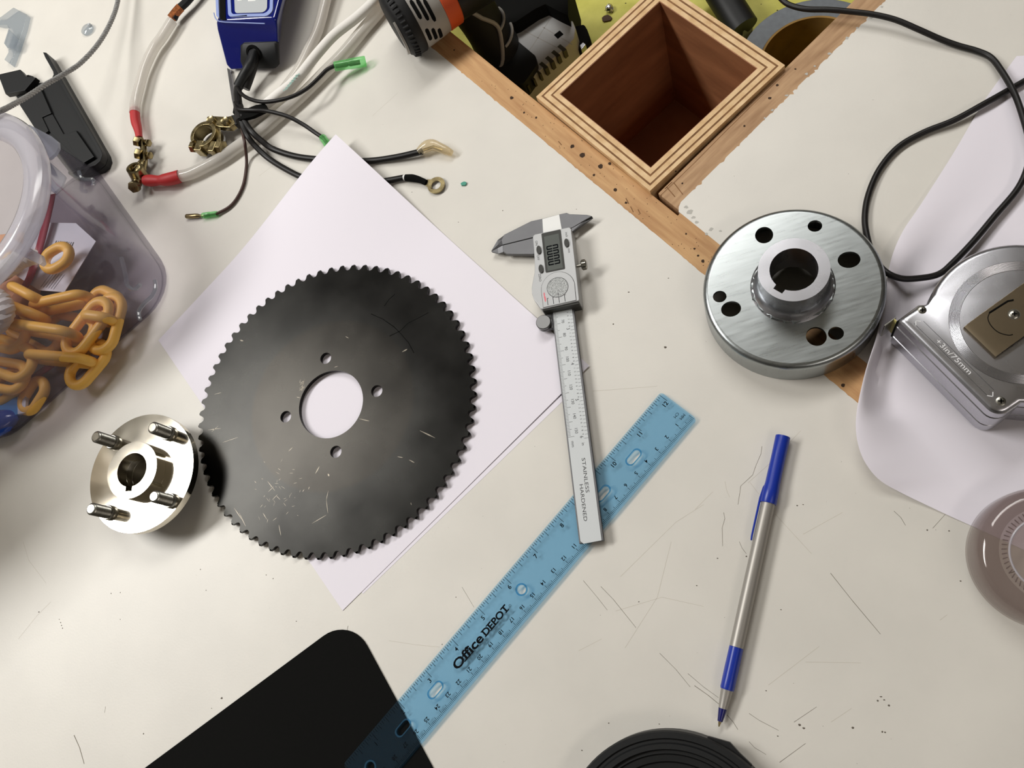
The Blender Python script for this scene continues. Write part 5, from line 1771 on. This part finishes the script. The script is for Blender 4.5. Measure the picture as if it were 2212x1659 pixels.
def link(a, b, wid, up, r=4.1):
    """oval chain link from a to b (outer ends); up = direction square to the link's plane"""
    a, b = Vector(a), Vector(b)
    d = (b - a)
    L = d.length
    d.normalize()
    s = Vector(up).cross(d).normalized()
    h = L / 2 - r
    w = wid / 2 - r
    c = (a + b) / 2
    rr = min(w, h)
    pts = []
    for i in range(13):
        t = -pi / 2 + pi * i / 12
        pts.append(c + d * (h - rr + rr * cos(t)) + s * (w * sin(t)))
    for i in range(13):
        t = pi / 2 + pi * i / 12
        pts.append(c + d * (-(h - rr) + rr * cos(t)) + s * (w * sin(t)))
    build('chain_link', MB().tube(pts, r, 16, closed=True), MT['chain'], chain)


U, ED = Vector((0, 0, 1)), None


def edge_up(a, b):
    d = (b - a).normalized()
    return d.cross(Vector((0, 0, 1)))


for (x0, y0, z0), (x1, y1, z1), wd, mode in (((30, 705, 32), (170, 725, 30), 26, 'e'), ((142, 768, 24), (236, 645, 24), 28, 'f'), ((248, 632, 18), (212, 768, 18), 30, 'f'), ((180, 684, 26), (252, 694, 22), 22, 'e'),
                                        ((62, 770, 20), (206, 782, 20), 24, 'e'), ((232, 738, 14), (148, 836, 14), 28, 'f'), ((-40, 752, 26), (74, 796, 24), 34, 'f'), ((-70, 706, 26), (60, 734, 26), 30, 'f'),
                                        ((-10, 650, 34), (100, 690, 30), 26, 'e'), ((70, 668, 28), (200, 640, 26), 24, 'e'), ((196, 636, 16), (262, 668, 16), 24, 'f'), ((88, 578, 46), (158, 536, 44), 26, 'f'), ((24, 616, 40), (92, 652, 36), 20, 'e'),
                                        ((48, 894, 8), (98, 816, 12), 24, 'f'), ((-60, 800, 22), (62, 820, 20), 30, 'f'), ((-20, 862, 10), (60, 800, 14), 28, 'f'), ((-30, 600, 44), (40, 560, 46), 24, 'f'), ((20, 690, 14), (130, 750, 12), 26, 'f'), ((100, 700, 10), (210, 720, 9), 28, 'f'), ((-50, 660, 14), (60, 640, 12), 28, 'f')):
    a, b = P(x0, y0, z0), P(x1, y1, z1)
    link(a, b, wd, Vector((0, 0, 1)) if mode == 'f' else edge_up(a, b))
q = [P(x, y, 30) for x, y in ((58, 480), (164, 482), (207, 521), (139, 631), (84, 627), (36, 596))]
lc_ = thing('label_card', 'printed pale card with barcode seen through the tub wall', 'label', (q[0].x, q[0].y, 0))
build('card', MB().plate([(p.x, p.y) for p in q], 29.5, 30), MT['card'], lc_, smooth=False)
m = MB()
for i in range(9):
    a, b = P(122 + i * 4.6, 520 + i * .4, 30.1), P(117 + i * 4.6, 531 + i * .6, 30.1)
    w_ = (.5, .25, .7, .3, .5, .8, .3, .4, .6)[i]
    s = (b - a).normalized().cross(zu) * w_
    m.add([a - s, b - s, b + s, a + s], [(0, 1, 2, 3)])
for i in range(6):
    a, b = P(112 + i * 5.5, 588 + i * 1.0, 30.1), P(88 + i * 5.5, 620 + i * 1.0, 30.1)
    s = (b - a).normalized().cross(zu) * .22
    m.add([a - s, b - s, b + s, a + s], [(0, 1, 2, 3)])
build('card_print', m, MT['greyink'], lc_, props={'kind': 'stuff'}, smooth=False)


def strap(name, pts, w, mt, label, cat, th=.8, group=None):
    ps = sm([P(*c) for c in pts], 5)
    rows = []
    for i, p in enumerate(ps):
        t = (ps[min(i + 1, len(ps) - 1)] - ps[max(i - 1, 0)]).normalized()
        s = t.cross(zu).normalized() * (w / 2)
        rows.append([tuple(p - s), tuple(p), tuple(p + s)])
    o = build(name, MB().grid(rows), mt, loc=ps[0], solid=th)
    return tag(o, label, cat, group)


strap('crimson_strap', [(112, 420, 36), (106, 450, 36), (92, 510, 35), (82, 545, 34), (66, 595, 33), (52, 622, 30)], 7.5, MT['redband'], 'crimson strap crossing the printed card inside the tub', 'strap')
strap('red_tie', [(118, 784, 8), (86, 806, 8), (50, 832, 8), (8, 860, 8), (-40, 892, 8)], 6, MT['redband'], 'thin dark red strap under the lower yellow links', 'strap')
q = [P(x, y, 12) for x, y in ((-40, 880), (0, 866), (37, 857), (38, 895), (0, 908), (-40, 918))]
lb = thing('blue_packet', 'bright blue labelled packet inside the tub near its lower left', 'packet', (q[2].x, q[2].y, 0))
build('label', MB().plate([(p.x, p.y) for p in q], 9, 12), MT['bluelabel'], lb, bevel=.4)
q = [P(x, y, 12) for x, y in ((37, 857), (56, 851), (54, 892), (38, 895))]
build('white_tab', MB().plate([(p.x, p.y) for p in q], 9, 12), MT['card'], lb, bevel=.3)
bp3 = sm([P(x, y, 10) for x, y in ((-60, 960), (-20, 930), (10, 918), (34, 915), (42, 922), (30, 936), (0, 956), (-40, 985))], 4)
build('bag', MB().tube(sm([P(-50, 930, 12), P(-10, 918, 12), P(18, 906, 11), P(40, 898, 9)], 6), [11] * 8 + [10.8, 10.6, 10.2, 9.8, 9, 8.2, 7.4, 6.4, 5.4, 4.2, 3], 14, flatten=.7), MT['bluedeep'], lb)


def twisted(name, pts, r, label, loc):
    ps = sm([P(*c) for c in pts], 8)
    root = thing(name, label, 'rope', loc)
    for k in range(3):
        sp = []
        for i, p in enumerate(ps):
            t = (ps[min(i + 1, len(ps) - 1)] - ps[max(i - 1, 0)]).normalized()
            a = t.cross(zu).normalized()
            b = t.cross(a)
            q = i * .62 + 2 * pi * k / 3
            sp.append(p + a * (r * .5 * cos(q)) + b * (r * .5 * sin(q)))
        build('strand', MB().tube(sp, r * .56, 8), MT['rope'], root)
    return root


twisted('white_rope', [(-40, 610, 52), (0, 588, 52), (26, 574, 52), (44, 560, 52), (70, 552, 50)], 7.5, 'white twisted rope piece inside the tub below the card', P(20, 575, 2))
twisted('white_rope', [(-60, 640, 52), (-20, 640, 54), (2, 655, 55), (6, 676, 55), (-10, 700, 52), (-50, 716, 50)], 8.5, 'bulging white rope loop cut off by the left edge of the photo', P(0, 660, 2))
pc_ = [P(x, y, 24) for x, y in ((-20, 500), (40, 492), (62, 520), (70, 560), (50, 640), (10, 700), (-40, 690))]
m = MB()
cx_, cy_ = sum(p.x for p in pc_) / 7, sum(p.y for p in pc_) / 7
m.loft([[(p.x, p.y, 6) for p in pc_], [(p.x, p.y, 20) for p in pc_], [(cx_ + (p.x - cx_) * .7, cy_ + (p.y - cy_) * .7, 26) for p in pc_]])
tag(build('peach_cloth', m, MT['peach'], loc=(cx_, cy_, 0), bevel=4, seg=3), 'peach coloured cloth bundle under the rope in the tub', 'cloth')

# ------------------------------------------------------------------ tall box added out of view, only to shade the bench beside the tub
cb_ = Vector((-648, 110, 0))
cbx = thing('shade_box', 'tall plain pale box added out of view to shade the bench by the clear tub', 'box', cb_)
KT = frame(cb_, atan2(-.69, -.72))
bxm = mat('shade_box_pale', (226, 214, 194), 0.85, var=.05, vs=40)
for u0, u1, v0, v1 in ((0, 170, -130, -127), (0, 170, -3, 0), (0, 3, -127, -3), (167, 170, -127, -3)):
    build('side', MB(KT).box(u0, u1, v0, v1, .2, 268), bxm, cbx, smooth=False)
build('bottom', MB(KT).box(3, 167, -127, -3, .2, 3), bxm, cbx, smooth=False)
build('flap', MB(KT).box(0, 170, -65.2, 0, 268.2, 271), bxm, cbx, smooth=False)
build('flap', MB(KT).box(0, 170, -130, -65.6, 268.2, 271), bxm, cbx, smooth=False)
